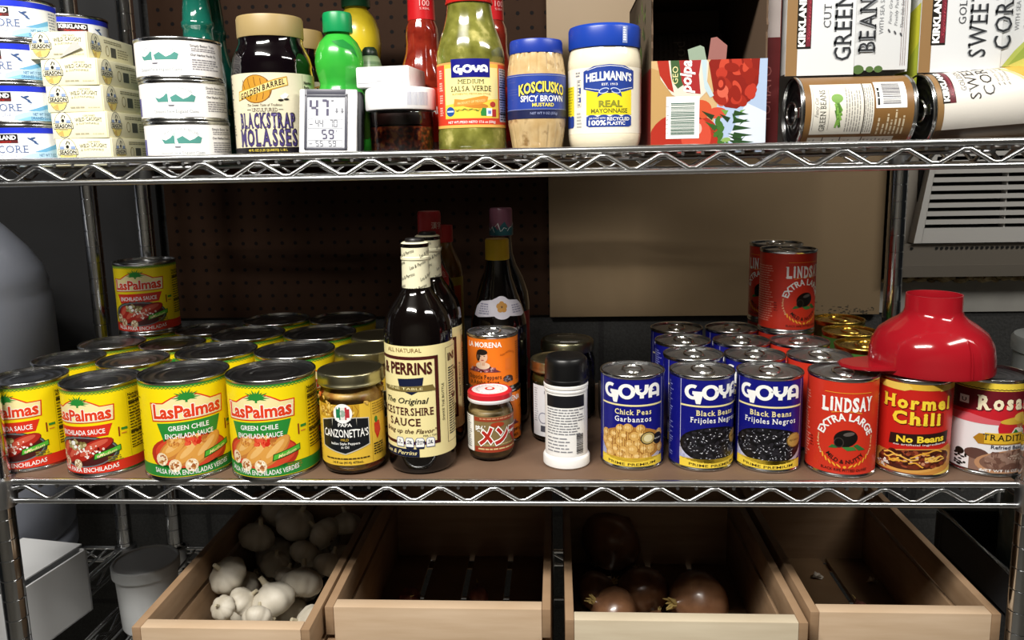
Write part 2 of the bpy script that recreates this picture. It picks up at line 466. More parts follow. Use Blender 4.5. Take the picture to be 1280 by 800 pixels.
for i in range(34):
    c = Matrix.Translation(Vector((1259+8.6*i-1480, 583.2-600, 191-137))) @ Matrix.Rotation(pi/2, 4, 'X')
    if 1 <= i <= 4: continue
    bmesh.ops.create_circle(bm, cap_ends=True, radius=2.9, segments=12, matrix=c)
    if i == 0: obj('vent_hole', bm, dk, A); bm = BM()
obj('vent_holes', bm, dk, A)
bm = BM(); box(bm, 1232, 1245, 600, 640, 137, 430)
tag(obj('wood_strip', bm, M('#4a4136', .7, name='dark_strip')), 'dark vertical strip between tan panel and air conditioner', 'strip')
# expanding foam under the unit
bm = BM()
for i in range(70):
    x = 1238+i*6.2+random.uniform(-3, 3); ico(bm, (x, 626+random.uniform(-4, 4), 130+random.uniform(-4, 3)), random.uniform(5, 9), 1, (1.2, .8, .7))
tag(obj('expanding_foam', bm, noise_mat('old_foam', '#6a5636', '#b5a47c', 60, .9, p0=.35, p1=.6)), 'yellowed lumpy foam filling the gap under the air conditioner', 'foam')
bm = BM(); box(bm, 1229, 2000, 636, 640, 66, 124)
tag(obj('mortar_patch', bm, noise_mat('grey_mortar', '#918f89', '#a19f99', 12, .9)), 'smooth pale grey mortar band on the wall below the foam', 'mortar')

# ------------------------------------------------------------------ wire shelving
chrome = M('#d2d3d4', .26, 1.0, name='chrome'); chrome_d = M('#b9babc', .33, 1.0, name='chrome_wire'); blk = M('#111111', .5, name='black_plastic')
P_, X0_ = 61.2463, 8.88
XL, XR, DY = -20., 1146., 388.
HT = 366.6
bm_post = BM()
pr = [(0, FLOOR+40)]; z = FLOOR+40; r_ = 12.7
while z < 900:
    pr += [(r_, z), (r_, z+23.6), (r_-1.3, z+24.1), (r_-1.3, z+25.0)]; z += 25.4
pr += [(r_, z), (0, z)]
lathe(bm_post, pr, 24)
post_o = None
def post(parent, x, y):
    global post_o
    if post_o is None: post_o = obj('post', bm_post, M('#cfd0d1', .15, 1.0, name='chrome_post'), parent, loc=(x, y, 0)); return post_o
    o = post_o.copy(); COL.objects.link(o); o.parent = parent; o.location = (x*S, y*S, 0); return o
def shelf(parent, x0, x1, y1, z, name='wire_shelf', phase=None, wires=True):
    sh = bpy.data.objects.new(name, None); COL.objects.link(sh); sh.parent = parent; sh.location = (0, 0, z*S)
    th = 23.9
    for nm, zz, r in (('top_rail', 0, 3.9), ('bottom_rail', -th, 3.1)):
        bm = BM(); rod(bm, (x0, 0, zz), (x1, 0, zz), r, 12); rod(bm, (x0, y1, zz), (x1, y1, zz), r, 12)
        rod(bm, (x0, 0, zz), (x0, y1, zz), r, 12); rod(bm, (x1, 0, zz), (x1, y1, zz), r, 12)
        obj(nm, bm, chrome, sh)
    bm = BM(); ph = X0_ if phase is None else phase
    n = int((x1-ph)/P_)
    for yy in (0, y1):
        pts = []
        k = 0
        pts.append((ph-P_*.42, yy, -12))
        while ph+P_*k < x1-8:
            c = ph+P_*k
            for dx, zz in ((-3.5, -6.4), (3.5, -6.4), (P_/2-4, -th+3.6), (P_/2+4, -th+3.6)):
                if c+dx < x1-14: pts.append((c+dx, yy, zz))
            k += 1
        tube(bm, pts, 2.5, 8)
    for xx in (x0, x1):
        pts = []; k = 0
        while 22+P_*k < y1-14:
            c = 22+P_*k
            pts += [(xx, c-3, -6.4), (xx, c+3, -6.4)]
            if c+P_/2 < y1-14: pts += [(xx, c+P_/2-3, -th+3.6), (xx, c+P_/2+3, -th+3.6)]
            k += 1
        tube(bm, pts, 2.5, 8)
    obj('zigzag_wire', bm, chrome, sh, sharp=80)
    bm = BM(); st = P_/3; x = ph-st*((ph-x0-14)//st)
    while x < x1-8:
        rod(bm, (x, -1.5, -5.5), (x, y1+1.5, -5.5), 1.9, 8); x += st
    for yy in (y1*.33, y1*.67): rod(bm, (x0, yy, -9.5), (x1, yy, -9.5), 2.4, 8)
    obj('wire_deck', bm, chrome_d, sh)
    for x in (x0, x1):
        for y in (0, y1): bm = BM(); lathe(bm, [(12.9, -30), (16.5, -30), (17.8, 2), (17.2, 4), (12.9, 4)], 20, cx=x, cy=y); obj('corner_collar', bm, chrome_d, sh)
    return sh
U = thing('wire_shelving_unit', 0, 0, 0, 'chrome wire shelving unit holding the cans, bottles and wooden crates', 'shelving')
ZB = -285.
for x, y in ((XL, 0), (XR-3, 0), (XL-4, DY), (XR+2, DY)): post(U, x, y)
for z in (ZB, 0, HT, HT+310): shelf(U, XL, XR, DY, z)
U2 = thing('wire_shelving_unit', 0, 0, 0, 'second chrome shelving unit at far left behind the jug and white box', 'shelving')
for x, y in ((-112, 0), (-112, DY), (-760, 0), (-760, DY)): post(U2, x, y)
shelf(U2, -760, -112, DY, ZB, phase=-740)
# hardboard liner on the middle shelf
bm = BM(); box(bm, -9, 1129, 5.5, 384, -3.4, 3.0, bev=.6)
tag(obj('shelf_liner', bm, noise_mat('brown_hardboard', '#5e4838', '#6d5543', 14, .6, p0=.3, p1=.7, detail=6)), 'brown hardboard liner lying on the middle wire shelf', 'board')
ZM, ZT, ZL = 3.0, HT-3.6, ZB-3.6
bm = BM(); box(bm, -9, 1129, 5.5, 384, HT+310-3.4, HT+310+3.0, bev=.6)  # unseen liner, added because the open wire shelf alone lets lamp light through
tag(obj('shelf_liner', bm, bpy.data.materials['brown_hardboard']), 'unseen hardboard liner added on the highest wire shelf to block lamp light', 'board')
bm = BM(); box(bm, -1100, -118, 612, 622, 20, 1000, bev=1)  # near black sheet added to keep the lamp-lit wall dark at far left
tag(obj('wall_darkening_board', bm, noise_mat('wall_darkening_black', '#151516', '#1d1d1f', 5, .8)), 'near black board added to darken the wall behind the shelving at far left', 'board')
# ------------------------------------------------------------------ cans and their printed labels
tin = M('#b9b9b8', .22, 1.0, name='tin_plate'); tin_l = M('#b5b5b6', .4, 1.0, name='tin_lid'); tab_m = M('#dcdcd8', .2, 1.0, name='bright_tab'); gold = M('#c9a94f', .25, 1.0, name='gold_lacquer')
W = M('#f4f2ec', .4); WH = M('#fbfbf8', .4); K = M('#16140f', .4); RED = M('#cf2a18', .38); YEL = M('#f7de10', .36); GRN = M('#1f7a2c', .38); CRM = M('#f4e6a8', .4)
def can_body(t, R, h, tab=True, metal=tin, lidm=tin_l, rings=True, n=56):
    bm = BM()
    lathe(bm, [(0, 2.2), (R-4, 2.2), (R-3, .2), (R-1.2, 0), (R-.2, .8), (R, 2.2), (R-.5, 3.4), (R-1.1, 4.2), (R-1.1, h-4.4), (R-.5, h-3.6), (R, h-2.6), (R, h-.9),
               (R-.5, h-.2), (R-1.3, h), (R-2.2, h-.5), (R-2.7, h-3.6)], n)
    obj('body', bm, metal, t)
    bm = BM(); q = R-2.7; d = h-4
    P = [(q, d), (q-1, d-.4), (q-3, d-.4), (q-4, d+.5), (q-5.5, d+.5), (q-6.5, d-.3)]
    if rings: P += [(q*.72, d-.3), (q*.69, d+.4), (q*.64, d+.4), (q*.61, d-.3), (q*.5, d-.3), (q*.47, d+.3), (q*.43, d+.3), (q*.4, d-.3)]
    P += [(0, d-.3)]
    lathe(bm, P, n); obj('lid', bm, lidm, t, sharp=60)
    if tab:
        bm = BM(); a = .35*R
        lathe(bm, [(0, d+1.6), (2.6, d+1.6), (3, d+.9), (3, d-.2)], 14, cx=0, cy=-q*.62)
        wv = 11.5*R/38
        pts = [(wv*cos(k*pi/10), -1+15*sin(k*pi/10), d+2.6+1.0*(sin(k*pi/10) > .3)) for k in range(20)]
        tube(bm, pts, 1.35, 6, closed=True)
        box(bm, -5.5, 5.5, -q*.62-4.5, -q*.62+7, d+1.2, d+2.3, bev=.5)
        obj('pull_tab', bm, tab_m if metal is tin else metal, t)
def cyl_label(t, R, L, v0, v1, bg, step=2.5, name='label'):
    return L.build(name, t, on_cyl(R-1.05), step, base=(-pi*(R-1.05), pi*(R-1.05), v0, v1, bg))

# --- enchilada sauce
LPR = M('#d9331d', .36); LPG = M('#2a8a36', .36); LPGl = M('#57b93a', .36); DKG = M('#3f4a3a', .4); LPRED2 = M('#a8251a', .4)
def palmas(green):
    L = Lab(); band = LPG if green else LPR
    L.rect(-160, 88.6, 160, 92, LPG if green else M('#5a8a30', .4), 0).zig(-116, 116, 87.8, .6, 1.5, .6, LPG, 1)
    # arched name board
    top = [(-29+58*i/16, 74+1.2*i/16+max(0, 8*sin(pi*(i-3)/10) if 3 <= i <= 13 else 0)) for i in range(17)]
    L.poly([(-28, 56.5), (28, 58.5)]+top[::-1], LPR, 1)
    t2 = [(x*.965, y-1.1) for x, y in top]
    L.poly([(-27, 57.6), (27, 59.4)]+t2[::-1], CRM, 2)
    for k in range(13):
        a = -.35+k*(pi+.7)/12; r = 8.5+(k % 2)*2.2
        L.poly([(1.6*cos(a+1.4), 78.6+1.6*sin(a+1.4)), (r*cos(a), 78.2+r*.8*sin(a)), (1.6*cos(a-1.4), 78.6+1.6*sin(a-1.4))], LPG, 3+k*.01)
    L.ell(0, 78.8, 4, 3, LPG, 3); L.poly([(-.9, 74), (.9, 74), (.7, 79), (-.5, 79)], LPG, 3)
    L.text('LasPalmas', 0, 60.5, 13, M('#e2401c', .36), 4, w=52, bold=.035, edge=(WH, .035), warp=lambda x, y: (x, y*(1.04-.16*cos(x/17))+.03*x))
    if green:
        L.poly([(-24, 55), (25, 57), (20, 38.5), (-19, 36.5)], LPG, 1)
        L.text('GREEN CHILE', 0, 48.6, 4.6, WH, 3, w=30, bold=.015, warp=lambda x, y: (x, y+.035*x)); L.text('ENCHILADA SAUCE', 0, 41.3, 4.6, WH, 3, w=36, bold=.015, warp=lambda x, y: (x, y+.035*x))
    else:
        L.poly([(-25, 53.5), (26, 55.5), (22, 43.5), (-21, 41.5)], LPR, 1)
        L.text('ENCHILADA SAUCE', 0, 45.6, 5.2, WH, 3, w=40, bold=.015, warp=lambda x, y: (x, y+.035*x))
    F = Lab()
    if green:
        F.ell(-1, 24, 29, 15.5, M('#b8321d', .4), 1, 28); F.ell(0, 25.5, 26, 12.5, M('#d6492c', .4), 1.3, 28)
        tans = [M('#e0a04a', .4), M('#c9803a', .4), M('#edbb70', .4), M('#b66c2e', .4)]
        for cx, cy, a, l in ((-13, 28, .65, 12), (-3, 24, .75, 13), (10, 26, .8, 16)):
            F.ell(cx, cy, l, 6.3, tans[1], 2+cx*.002, 18, a); F.ell(cx+.5, cy+1, l-1.5, 4.8, tans[0], 2.3+cx*.002, 18, a); F.ell(cx+1, cy+2.2, l*.6, 2.2, tans[2], 2.5+cx*.002, 14, a)
        for cx, cy in ((-21, 20.5), (-11.5, 15.5), (0, 15)):
            F.ell(cx, cy, 4.6, 5.2, M('#f0dcb8', .4), 2.8, 12); F.blob(cx, cy, 3.2, 3.8, [M('#fff6e0', .4), M('#c98a4a', .4), M('#a86030', .4)], 22, .7, 3)
        F.blob(-2, 34, 14, 3.5, tans, 26, 1.6, 2.8); F.blob(2, 34, 6, 3, [RED, M('#e85a3a', .4)], 12, 1.4, 3.1)
    else:
        F.ell(-1, 24.5, 29, 15.5, DKG, 1, 28); F.ell(-.5, 25.5, 27, 13.4, M('#68777c', .4), 1.3, 28); F.ell(0, 25.5, 25.5, 12.3, M('#4a1a1a', .4), 1.5, 26)
        for cx, cy, a, l in ((11, 30, .35, 14), (-17, 27, 1.0, 9), (4, 25, .6, 13), (-9, 23.5, .8, 11)):
            F.ell(cx, cy, l, 6.2, M('#5c120d', .4), 2+(cx % 7)*.05, 18, a); F.ell(cx+.4, cy+.6, l-1, 5.2, M('#b0281c', .4), 2.35+(cx % 7)*.05, 18, a); F.ell(cx+.6, cy+2, l*.66, 2.4, M('#cf5a44', .4), 2.7+(cx % 7)*.03, 14, a)
        for cx, cy in ((-17, 16.5), (-23, 21.5), (-5, 15)):
            F.ell(cx, cy, 3.8, 4.4, M('#d8c4a0', .4), 3.0, 12); F.blob(cx, cy, 2.8, 3.2, [M('#fff4dc', .4), M('#a86a40', .4)], 18, .7, 3.2)
        F.blob(-5, 32, 9, 4, [M('#9c9060', .4), M('#c4b98a', .4), WH, M('#7d6f3a', .4)], 50, 1.1, 3.2); F.blob(4, 26, 14, 6, [WH, M('#e8c8b8', .4)], 34, .7, 3.4)
    L.merge(F, 0, -3.2, kx=1.06, ky=1.2)
    L.poly([(9, 19), (31, 26), (31, 32), (10, 25.5)], M('#1f4a16', .4), 3.4); L.poly([(9.8, 20), (30.4, 26.7), (30.4, 31.2), (10.6, 24.8)], LPGl, 3.6)
    L.text('Medium', 20.5, 23.6, 3.2, CRM, 4, w=14, bold=.01, sh=.25, warp=lambda x, y: (x, y+.31*x))
    L.rect(30, 40, 31.2, 50, M('#8a2a18', .4), 2); L.rect(32.5, 46, 38, 48.5, LPG, 2); L.rect(32.5, 42, 37, 43.2, M('#d8872c', .4), 2)
    L.para(20, 8.5 if green else 14.2, 33, 15 if green else 21, 2.2, M('#8a7a20', .4), 2)
    B = [(-150, 5), (150, 5), (150, 12.5), (33, 16)] + [(33-66*i/14, 16-4.2*sin(pi*i/14)) for i in range(1, 14)] + [(-33, 16), (-150, 12.5)]
    L.poly(B, band, 1.2)
    L.text('SALSA PARA ENCHILADAS VERDES' if green else 'SALSA PARA ENCHILADAS', 0, 7.6, 4.7, WH, 4, w=58 if green else 56, bold=.012, warp=lambda x, y: (x, y+3.9*(x/30)**2*.75-1.2))
    # side panel
    L.rect(39.5, 16, 40, 84, M('#d8c40c', .4), 1)
    L.text('Nutrition Facts', 41, 79, 3.2, K, 2, w=24, al='L', bold=.02)
    for y, t in ((77.6, .5), (71, 1.3), (60, .5), (40, 1.4), (24, 1)): L.rect(41, y, 68, y+t, K, 2)
    L.para(41, 25.5, 67, 77, 3.1, M('#4a4410', .4), 2, .38)
    L.para(-70, 24, -42, 80, 3.2, M('#6a6010', .4), 2, .38)
    return L
def palmas_can(green, x, y, z, f, label, grp):
    R, h = (51.5, 118) if green else (45., 108)
    t = thing('enchilada_sauce_can', x, y, z, label, 'can', face_cam(x, y, f), grp)
    can_body(t, R, h, tab=False, lidm=M('#8f9093', .3, 1.0, name='sauce_can_lid'), metal=tin)
    k = 1.12 if green else 1.0
    L = Lab().merge(palmas(green), 0, -.75*k+(.4 if green else 0), k, 1.32 if green else 1.36, 1.15 if not green else 1.125).clip(-pi*(R-1.05), 5, pi*(R-1.05), h-5)
    cyl_label(t, R, L, 5, h-5, YEL)
    return t
g1, g2 = 'red banded enchilada sauce cans on the middle shelf', 'green banded enchilada sauce cans on the middle shelf'
ra = palmas_can(False, 86, 48, ZM, -.6, 'front yellow enchilada sauce can with red band, second from the left end', g1)
def rr(x, y, lbl, f=-.5, z=ZM): return dup(ra, x, y, z, face_cam(x, y, f), lbl)
rr(-14, 61, 'front yellow enchilada sauce can with red band at the left end of the middle shelf', -.6)
rr(-18, 151, 'red banded sauce can directly behind the front can at the left end', -.3)
rr(75, 142, 'red banded sauce can directly behind the second front can from the left', -.2)
rr(-10, 241, 'red banded sauce can third back in the leftmost row of cans', -.5)
rr(83, 234, 'red banded sauce can third back in the second row from the left', .1)
rr(0, 331, 'red banded sauce can at the back that carries the upper can at left', -.4)
rr(90, 327, 'red banded sauce can at the very back, right of the stacked one', .2)
rr(0, 331, 'yellow enchilada sauce can stacked alone on the back cans at the left post', -.33, ZM+108)
ga = palmas_can(True, 191, 44, ZM, 0., 'front yellow sauce can with green band, creased, beside the red banded cans', g2)
def gg(x, y, lbl, f): return dup(ga, x, y, ZM, face_cam(x, y, f), lbl)
gg(296, 44.5, 'front yellow sauce can with green band beside the pickled pepper jar', -.36)
gg(186, 147.5, 'green banded sauce can second back in the row behind the creased one', -.2)
gg(290, 149, 'green banded sauce can second back beside the gold lidded jars', .1)
gg(188, 251, 'green banded sauce can third back in the left green row', -.1)
gg(292, 253, 'green banded sauce can third back in the right green row', .2)
gg(193, 354, 'green banded sauce can at the back of the left green row', 0)
gg(297, 357, 'green banded sauce can at the back of the right green row', .1)

# --- blue bean cans
BLU = M('#14167c', .33, name='print_royal_blue'); PY = M('#f4d648', .36); PLIN = M('#d8d8ec', .36)
def goya_word(L, x0, y0, k, mat, z=3, wd=4.6, ky=1.):
    def st(p, c=False): L.stroke([(x0+x*k, y0+y*k*ky) for x, y in p], wd*k, mat, z, c)
    arc = lambda cx, cy, r, a, b, n=14: [(cx+r*cos(radians(a+(b-a)*i/n)), cy+r*sin(radians(a+(b-a)*i/n))) for i in range(n+1)]
    st(arc(9, 10.5, 7, 60, 318)); st([(8.6, 9.6), (15, 9.6), (15, -3.2)])
    st(arc(28, 10.5, 7.2, 0, 350, 20)[:-1], True)
    st([(39, 18.5), (39.4, 13)]+arc(44.6, 13, 5.2, 180, 360, 10)+[(50.2, 18.5)]); st([(44.6, 8.4), (44.6, 2.6)])
    st([(54.6, 2.6), (54.6, 12)]+arc(60.2, 12, 5.6, 180, 0, 10)+[(65.8, 2.6)]); st([(55, 7.2), (65, 7.2)])
def goya(kind):
    L = Lab()
    L.frame(-32.5, 77, 32.5, 110, .5, PLIN, 1); L.rect(-32.5, 76.2, 32.5, 78.2, CRM, 1.5)
    goya_word(L, -28, 83.2, .82, WH, 3, 4.6, 1.2)
    for s in (-1, 1): L.rect(s*32.25-.25, 4, s*32.25+.25, 77, PLIN, 1)
    if kind == 'chick': a, b = 'Chick Peas', 'Garbanzos'
    else: a, b = 'Black Beans', 'Frijoles Negros'
    L.text(a, 1, 66.5, 6.4, CRM, 3, w=34 if kind == 'chick' else 37, bold=.018, ser=True); L.text(b, 1, 58, 6.4, WH, 3, w=34 if kind == 'chick' else 47, bold=.012, ser=True)
    # plate and pile
    L.ell(0, 26, 33, 21, M('#b9b5c6', .4), 1.5, 30, a0=pi, a1=2*pi); L.rect(-33, 12, -24, 26, M('#b4b6cc', .4), 1.2)
    if kind == 'chick':
        L.ell(0, 32, 32, 20, M('#b07a34', .4), 2, 30)
        for row in range(5):
            for i in range(7):
                x = -29+i*8.8+(row % 2)*4.4+random.uniform(-1.6, 1.6); y = 49-row*8.2+random.uniform(-2, 2)
                if (x/33)**2+((y-32)/21)**2 > 1: continue
                z = 2.2+row*.15+i*.01
                kk = random.uniform(.9, 1.15); L.ell(x, y, 4.9*kk, 6*kk, M('#a06c2c', .4), z, 14); L.ell(x-.2, y+.4, 4.4*kk, 5.4*kk, M('#dcae60', .4), z+.02, 14); L.ell(x-.8, y+1.1, 2.4, 2.1, M('#efcd8c', .4), z+.04, 10)
        L.ell(15, 38, 7.6, 7.6, M('#1a1712', .4), 4, 20); L.ell(15, 38, 6.6, 6.6, M('#b9a568', .4), 4.2, 20); L.ell(15, 38, 4.4, 4.4, M('#e8dcae', .4), 4.4, 16)
        L.ell(26, 36, 6, 7, M('#16140f', .4), 4, 18); L.text('NON GMO', 26, 35, 2, WH, 5, w=8)
    else:
        L.ell(0, 32, 32.5, 21, M('#0c0b0d', .35), 2, 30)
        for i in range(300):
            a = random.uniform(0, 2*pi); q = sqrt(random.random())*.93; x = 31*q*cos(a); y = 32+20*q*sin(a); r_ = random.uniform(0, pi)
            L.ell(x, y, 2.5, 1.6, M(random.choice(('#1c1a1e', '#121114', '#26242a')), .35), 2.2+i*.004, 8, r_)
            if i % 3 == 0: L.ell(x+.3, y+.5, random.uniform(.5, 1.3), random.uniform(.25, .45), M(random.choice(('#c8ccd8', '#8c8e9a', '#ececf4')), .35), 3.8+i*.002, 6, r_)
        L.ell(24, 38, 8.3, 8.6, M('#8a6a34', .4), 4.6, 20); L.ell(24, 38, 7.2, 7.5, M('#b8924c', .4), 4.8, 20); L.text('PREFERRED', 24, 37, 2.2, M('#5a421c', .4), 5.2, w=11)
    for i in range(16): L.rect(-33+random.uniform(0, 6), 14+random.uniform(0, 16), -30+random.uniform(0, 8), 17+random.uniform(0, 14), M(random.choice(('#a9aed6', '#8f94c8', '#c4c8e4')), .4), 1.6+i*.005) if i < 8 else None
    L.poly([(-32.5, 3.5), (32.5, 3.5)]+[(32.5-65*i/12, 15-5*sin(pi*i/12)) for i in range(13)], PY, 4)
    L.text('PRIME PREMIUM', 0, 5.6, 3.2, M('#3a2c10', .4), 5, w=46, bold=.01, warp=lambda x, y: (x, y+2.2*(x/26)**2))
    L.para(40, 10, 70, 100, 3, M('#9aa0d8', .4), 2, .35); L.para(-72, 10, -42, 100, 3, M('#9aa0d8', .4), 2, .35)
    return L
def goya_can(kind, x, y, f, name, label, grp):
    t = thing(name, x, y, ZM, label, 'can', face_cam(x, y, f), grp)
    can_body(t, 37.6, 112)
    cyl_label(t, 37.6, Lab().merge(goya(kind), kx=1.27).clip(-114, 4.6, 114, 107.2), 4.6, 107.2, BLU)
    return t
goya_can('chick', 720, 66, 0, 'chickpea_can', 'blue can with a picture of pale chickpeas, white lettering and yellow base', None)
bb = goya_can('bean', 876.5, 58, .04, 'black_bean_can', 'front blue black bean can beside the red olive can', 'blue black bean cans')
for x, y, f, l in ((800, 62, .44, 'front blue black bean can beside the chickpea can'), (803, 138, .2, 'blue bean can second back in the left bean row'), (878, 134, -.1, 'blue bean can second back in the right bean row'),
                   (802, 214.5, .6, 'blue bean can third back in the left bean row'), (879, 210.5, .3, 'blue bean can third back in the right bean row'), (806, 296, 0, 'blue bean can at the back of the left bean row'), (884, 292, .2, 'blue bean can at the back of the right bean row')):
    dup(bb, x, y, ZM, face_cam(x, y, f), l)

# --- red olive cans
OR = M('#cf3420', .36, name='print_olive_red')
def arc_text(L, s, cx, cy, r, a0, a1, h, mat, z=3, bold=.02, inside=False, ser=False):
    vs, fs = (serif if ser else glyphs)(s, bold, 0)
    x0 = min(p[0] for p in vs); x1 = max(p[0] for p in vs)
    o = []
    for px, py in vs:
        a = radians(a0+(a1-a0)*(px-x0)/(x1-x0)); q = r+(py*h if not inside else py*h)
        if inside: q = r-py*h
        o.append((cx+q*cos(a), cy+q*sin(a)))
    L.raw(o, fs, mat, z)
def olive():
    L = Lab(); OY = M('#f0a832', .4)
    L.rect(-24, 95, 27, 95.6, OY, 2)
    for i, ch in enumerate(zip('LiNDSAY', (0, 9.2, 13.6, 22.6, 31.2, 38.4, 46), (8, 3, 8, 8, 7.2, 8.4, 8))):
        L.text(ch[0], -27+ch[1]*1.03+ch[2]/2, 75.6+abs(ch[1]+ch[2]/2-26)*.05-(1.0 if ch[0] != 'L' else 2.4), 15.5 if ch[0] not in 'i' else 16.5, WH, 3, w=ch[2], bold=.045, ser=ch[0] in 'LNDAY')
    L.stroke([(-16+32*i/12, 72.5+2.4*sin(pi*i/12)) for i in range(13)], .8, OY, 2)
    arc_text(L, 'EXTRA LARGE', 0, 40, 24.5, 164, 16, 8.4, WH, bold=.03)
    L.ell(0, 44, 12.5, 9.6, M('#15110f', .3), 2, 26, .25); L.ell(-7, 39, 5.2, 5.8, M('#3a332f', .35), 2.4, 18); L.ell(-7, 39, 4.2, 4.8, M('#0d0a09', .35), 2.6, 18)
    L.ell(3, 49, 6, 2.2, M('#5c5450', .35), 2.5, 14, .2)
    L.poly([(-14, 36), (-18, 31.5), (-9, 32.5), (-6, 35)], M('#2f6b34', .4), 1.8); L.poly([(8, 36), (14, 30.5), (22, 31), (12, 38)], M('#2f6b34', .4), 1.8); L.poly([(-4, 34), (2, 30), (12, 31), (8, 35)], M('#3f7f3c', .4), 1.9)
    vs, fs = glyphs('MILD & NUTTY', .02, 0); x1 = max(p[0] for p in vs)
    def under(px, py):
        q = radians(216+108*px/x1); r = 25.1-py*4.6
        return (r*cos(q), 40+r*sin(q))
    L.raw([under(*p) for p in vs], fs, K, 3)
    for s in (-1, 1):
        for i in range(5):
            a = radians(270+s*(12+i*10)); L.ell(30*cos(a), 40+28.5*sin(a), 3.2, 1, OY, 2+i*.01, 8, a+pi/2+.5*s)
    L.ell(0, 11, 1.8, 1.6, OY, 2, 8)
    arc_text(L, 'Rich & Robust', 0, 40, 29, 212, 168, 2.6, CRM, bold=.0); arc_text(L, 'Flavor & Taste', 0, 40, 29, 12, -32, 2.6, CRM, bold=.0)
    L.text('BLACK RIPE PITTED OLIVES', 0, 5.8, 3.1, K, 3, w=50, bold=.01, warp=lambda x, y: (x, y+1.1*(x/26)**2))
    L.para(-78, 12, -42, 90, 3.3, M('#e8a08c', .4), 2, .35); L.para(44, 12, 74, 90, 3.3, M('#e8a08c', .4), 2, .35)
    L.para(-42, 26, -36, 40, 3.4, M('#8a1c10', .4), 2, .5)
    return L
oc = thing('olive_can', 955, 45, ZM, 'front red olive can with white lettering beside the chili can', 'can', face_cam(955, 45, .15), 'red olive cans')
can_body(oc, 38.4, 113.5); cyl_label(oc, 38.4, Lab().merge(olive(), 0, 2), 4.6, 109, OR)
for x, y, z, f, l in ((953, 122, ZM, .5, 'red olive can second back behind the front olive can'), (952, 199, ZM, -.3, 'red olive can third back, its lid showing before the stacked pair'),
                      (956, 276, ZM, .4, 'red olive can at the back under the nearer stacked one'), (960, 353, ZM, 0, 'red olive can at the very back under the farther stacked one'),
                      (956, 276, ZM+113.5, .62, 'nearer red olive can stacked on top at the back'), (960, 353, ZM+113.5, -.5, 'farther red olive can stacked on top at the back')):
    dup(oc, x, y, z, face_cam(x, y, f), l)
gc = thing('gold_lidded_can', 1030, 181, ZM, 'gold lidded can nearest the front, left of the red funnel', 'can', face_cam(1030, 181, .1), 'gold lidded cans')
can_body(gc, 37.5, 112, metal=gold, lidm=gold); Gl = Lab(); Gl.rect(-30, 30, 30, 80, CRM, 1); Gl.text('TOMATO', 0, 50, 10, RED, 2, w=46); cyl_label(gc, 37.5, Gl, 5, 105, M('#3c6a2c', .4))
dup(gc, 1041, 263, ZM, 0.3, 'middle gold lidded can of the three behind the funnel'); dup(gc, 1054, 346, ZM, 0.6, 'gold lidded can farthest back by the right post')

# --- chili and refried beans
def chili():
    L = Lab(); HY = M('#f6d63a', .36); DR = M('#8e1710', .4)
    L.rect(-130, 100, 130, 107, M('#e3b53c', .38), .5)
    L.poly([(-29, 107), (-29, 99), (-10, 98), (-4, 101), (-8, 107)], M('#e9c75a', .38), 1); L.poly([(27, 107), (20, 107), (16, 99), (27, 100)], M('#e9c75a', .38), 1)
    for s, y, w_ in (('Hormel', 79, 53), ('Chili', 61.5, 36)):
        L.text(s, .5, y-.8, 14, K, 2.4, w=w_, bold=.055, ser=True); L.text(s, 0, y, 14, HY, 3.2, w=w_, bold=.045, ser=True, edge=(DR, .02))
    L.poly([(-20, 36), (26, 41), (27, 54), (-19, 48.5)], M('#2a1410', .4), 2)
    L.text('No Beans', 4, 41.6, 7.4, HY, 3, w=36, bold=.035, warp=lambda x, y: (x, y+.11*x)); L.text('no artificial ingredients', 4, 37.7, 2.4, WH, 3, w=40, warp=lambda x, y: (x, y+.11*x))
    # bowl
    L.poly([(-36, 12), (-36, 22)]+[(-30+60*i/12, 28+10*(i/12)**1.5-3*sin(pi*i/12)) for i in range(13)]+[(36, 30), (36, 5), (-36, 5)], M('#c98a3c', .4), 1)
    L.ell(0, 20, 33, 13.5, M('#d8a050', .4), 1.2, 28, .18); L.ell(0, 21, 30, 11.5, M('#4a1d10', .4), 1.5, 28, .18)
    L.blob(0, 21, 26, 8.6, [M('#6b2a16', .4), M('#7d3420', .4), M('#3a140a', .4), M('#94452a', .4), M('#571f10', .4)], 150, 2.2, 2)
    L.blob(4, 22, 20, 6, [M('#d8b49a', .4), M('#c88c6c', .4)], 12, 1.1, 3)
    for i in range(13):
        x = random.uniform(-20, 18); y = 22+x*.18+random.uniform(-6, 7); a = random.uniform(-.5, .7); l = random.uniform(6, 12)
        L.stroke([(x+l*(k/6-.5)*cos(a)*1.5, y+l*(k/6-.5)*sin(a)+1.6*sin(k+i)) for k in range(7)], 1.4, M(random.choice(('#f0bf58', '#e6a93c')), .4), 3.2+i*.02)
    L.blob(-25, 12, 6, 5, [M('#d8d4cc', .4), M('#a8604a', .4), WH], 30, .9, 3.4)
    L.poly([(14, 4.6), (36, 4.6), (36, 12), (26, 8)], M('#e8c860', .4), 2.2)
    L.para(38, 12, 70, 96, 3.2, M('#e6b0a0', .4), 2, .35); L.para(-70, 12, -38, 96, 3.2, M('#7c1008', .4), 2, .4)
    return L
hc = thing('chili_can', 1034.5, 46, ZM, 'red chili can with yellow lettering under the left side of the funnel', 'can', face_cam(1034.5, 46, .12))
can_body(hc, 40.0, 111, tab=False); cyl_label(hc, 40., Lab().merge(chili(), kx=1.4).clip(-122, 4.6, 122, 106.4), 4.6, 106.4, M('#c3221a', .36))
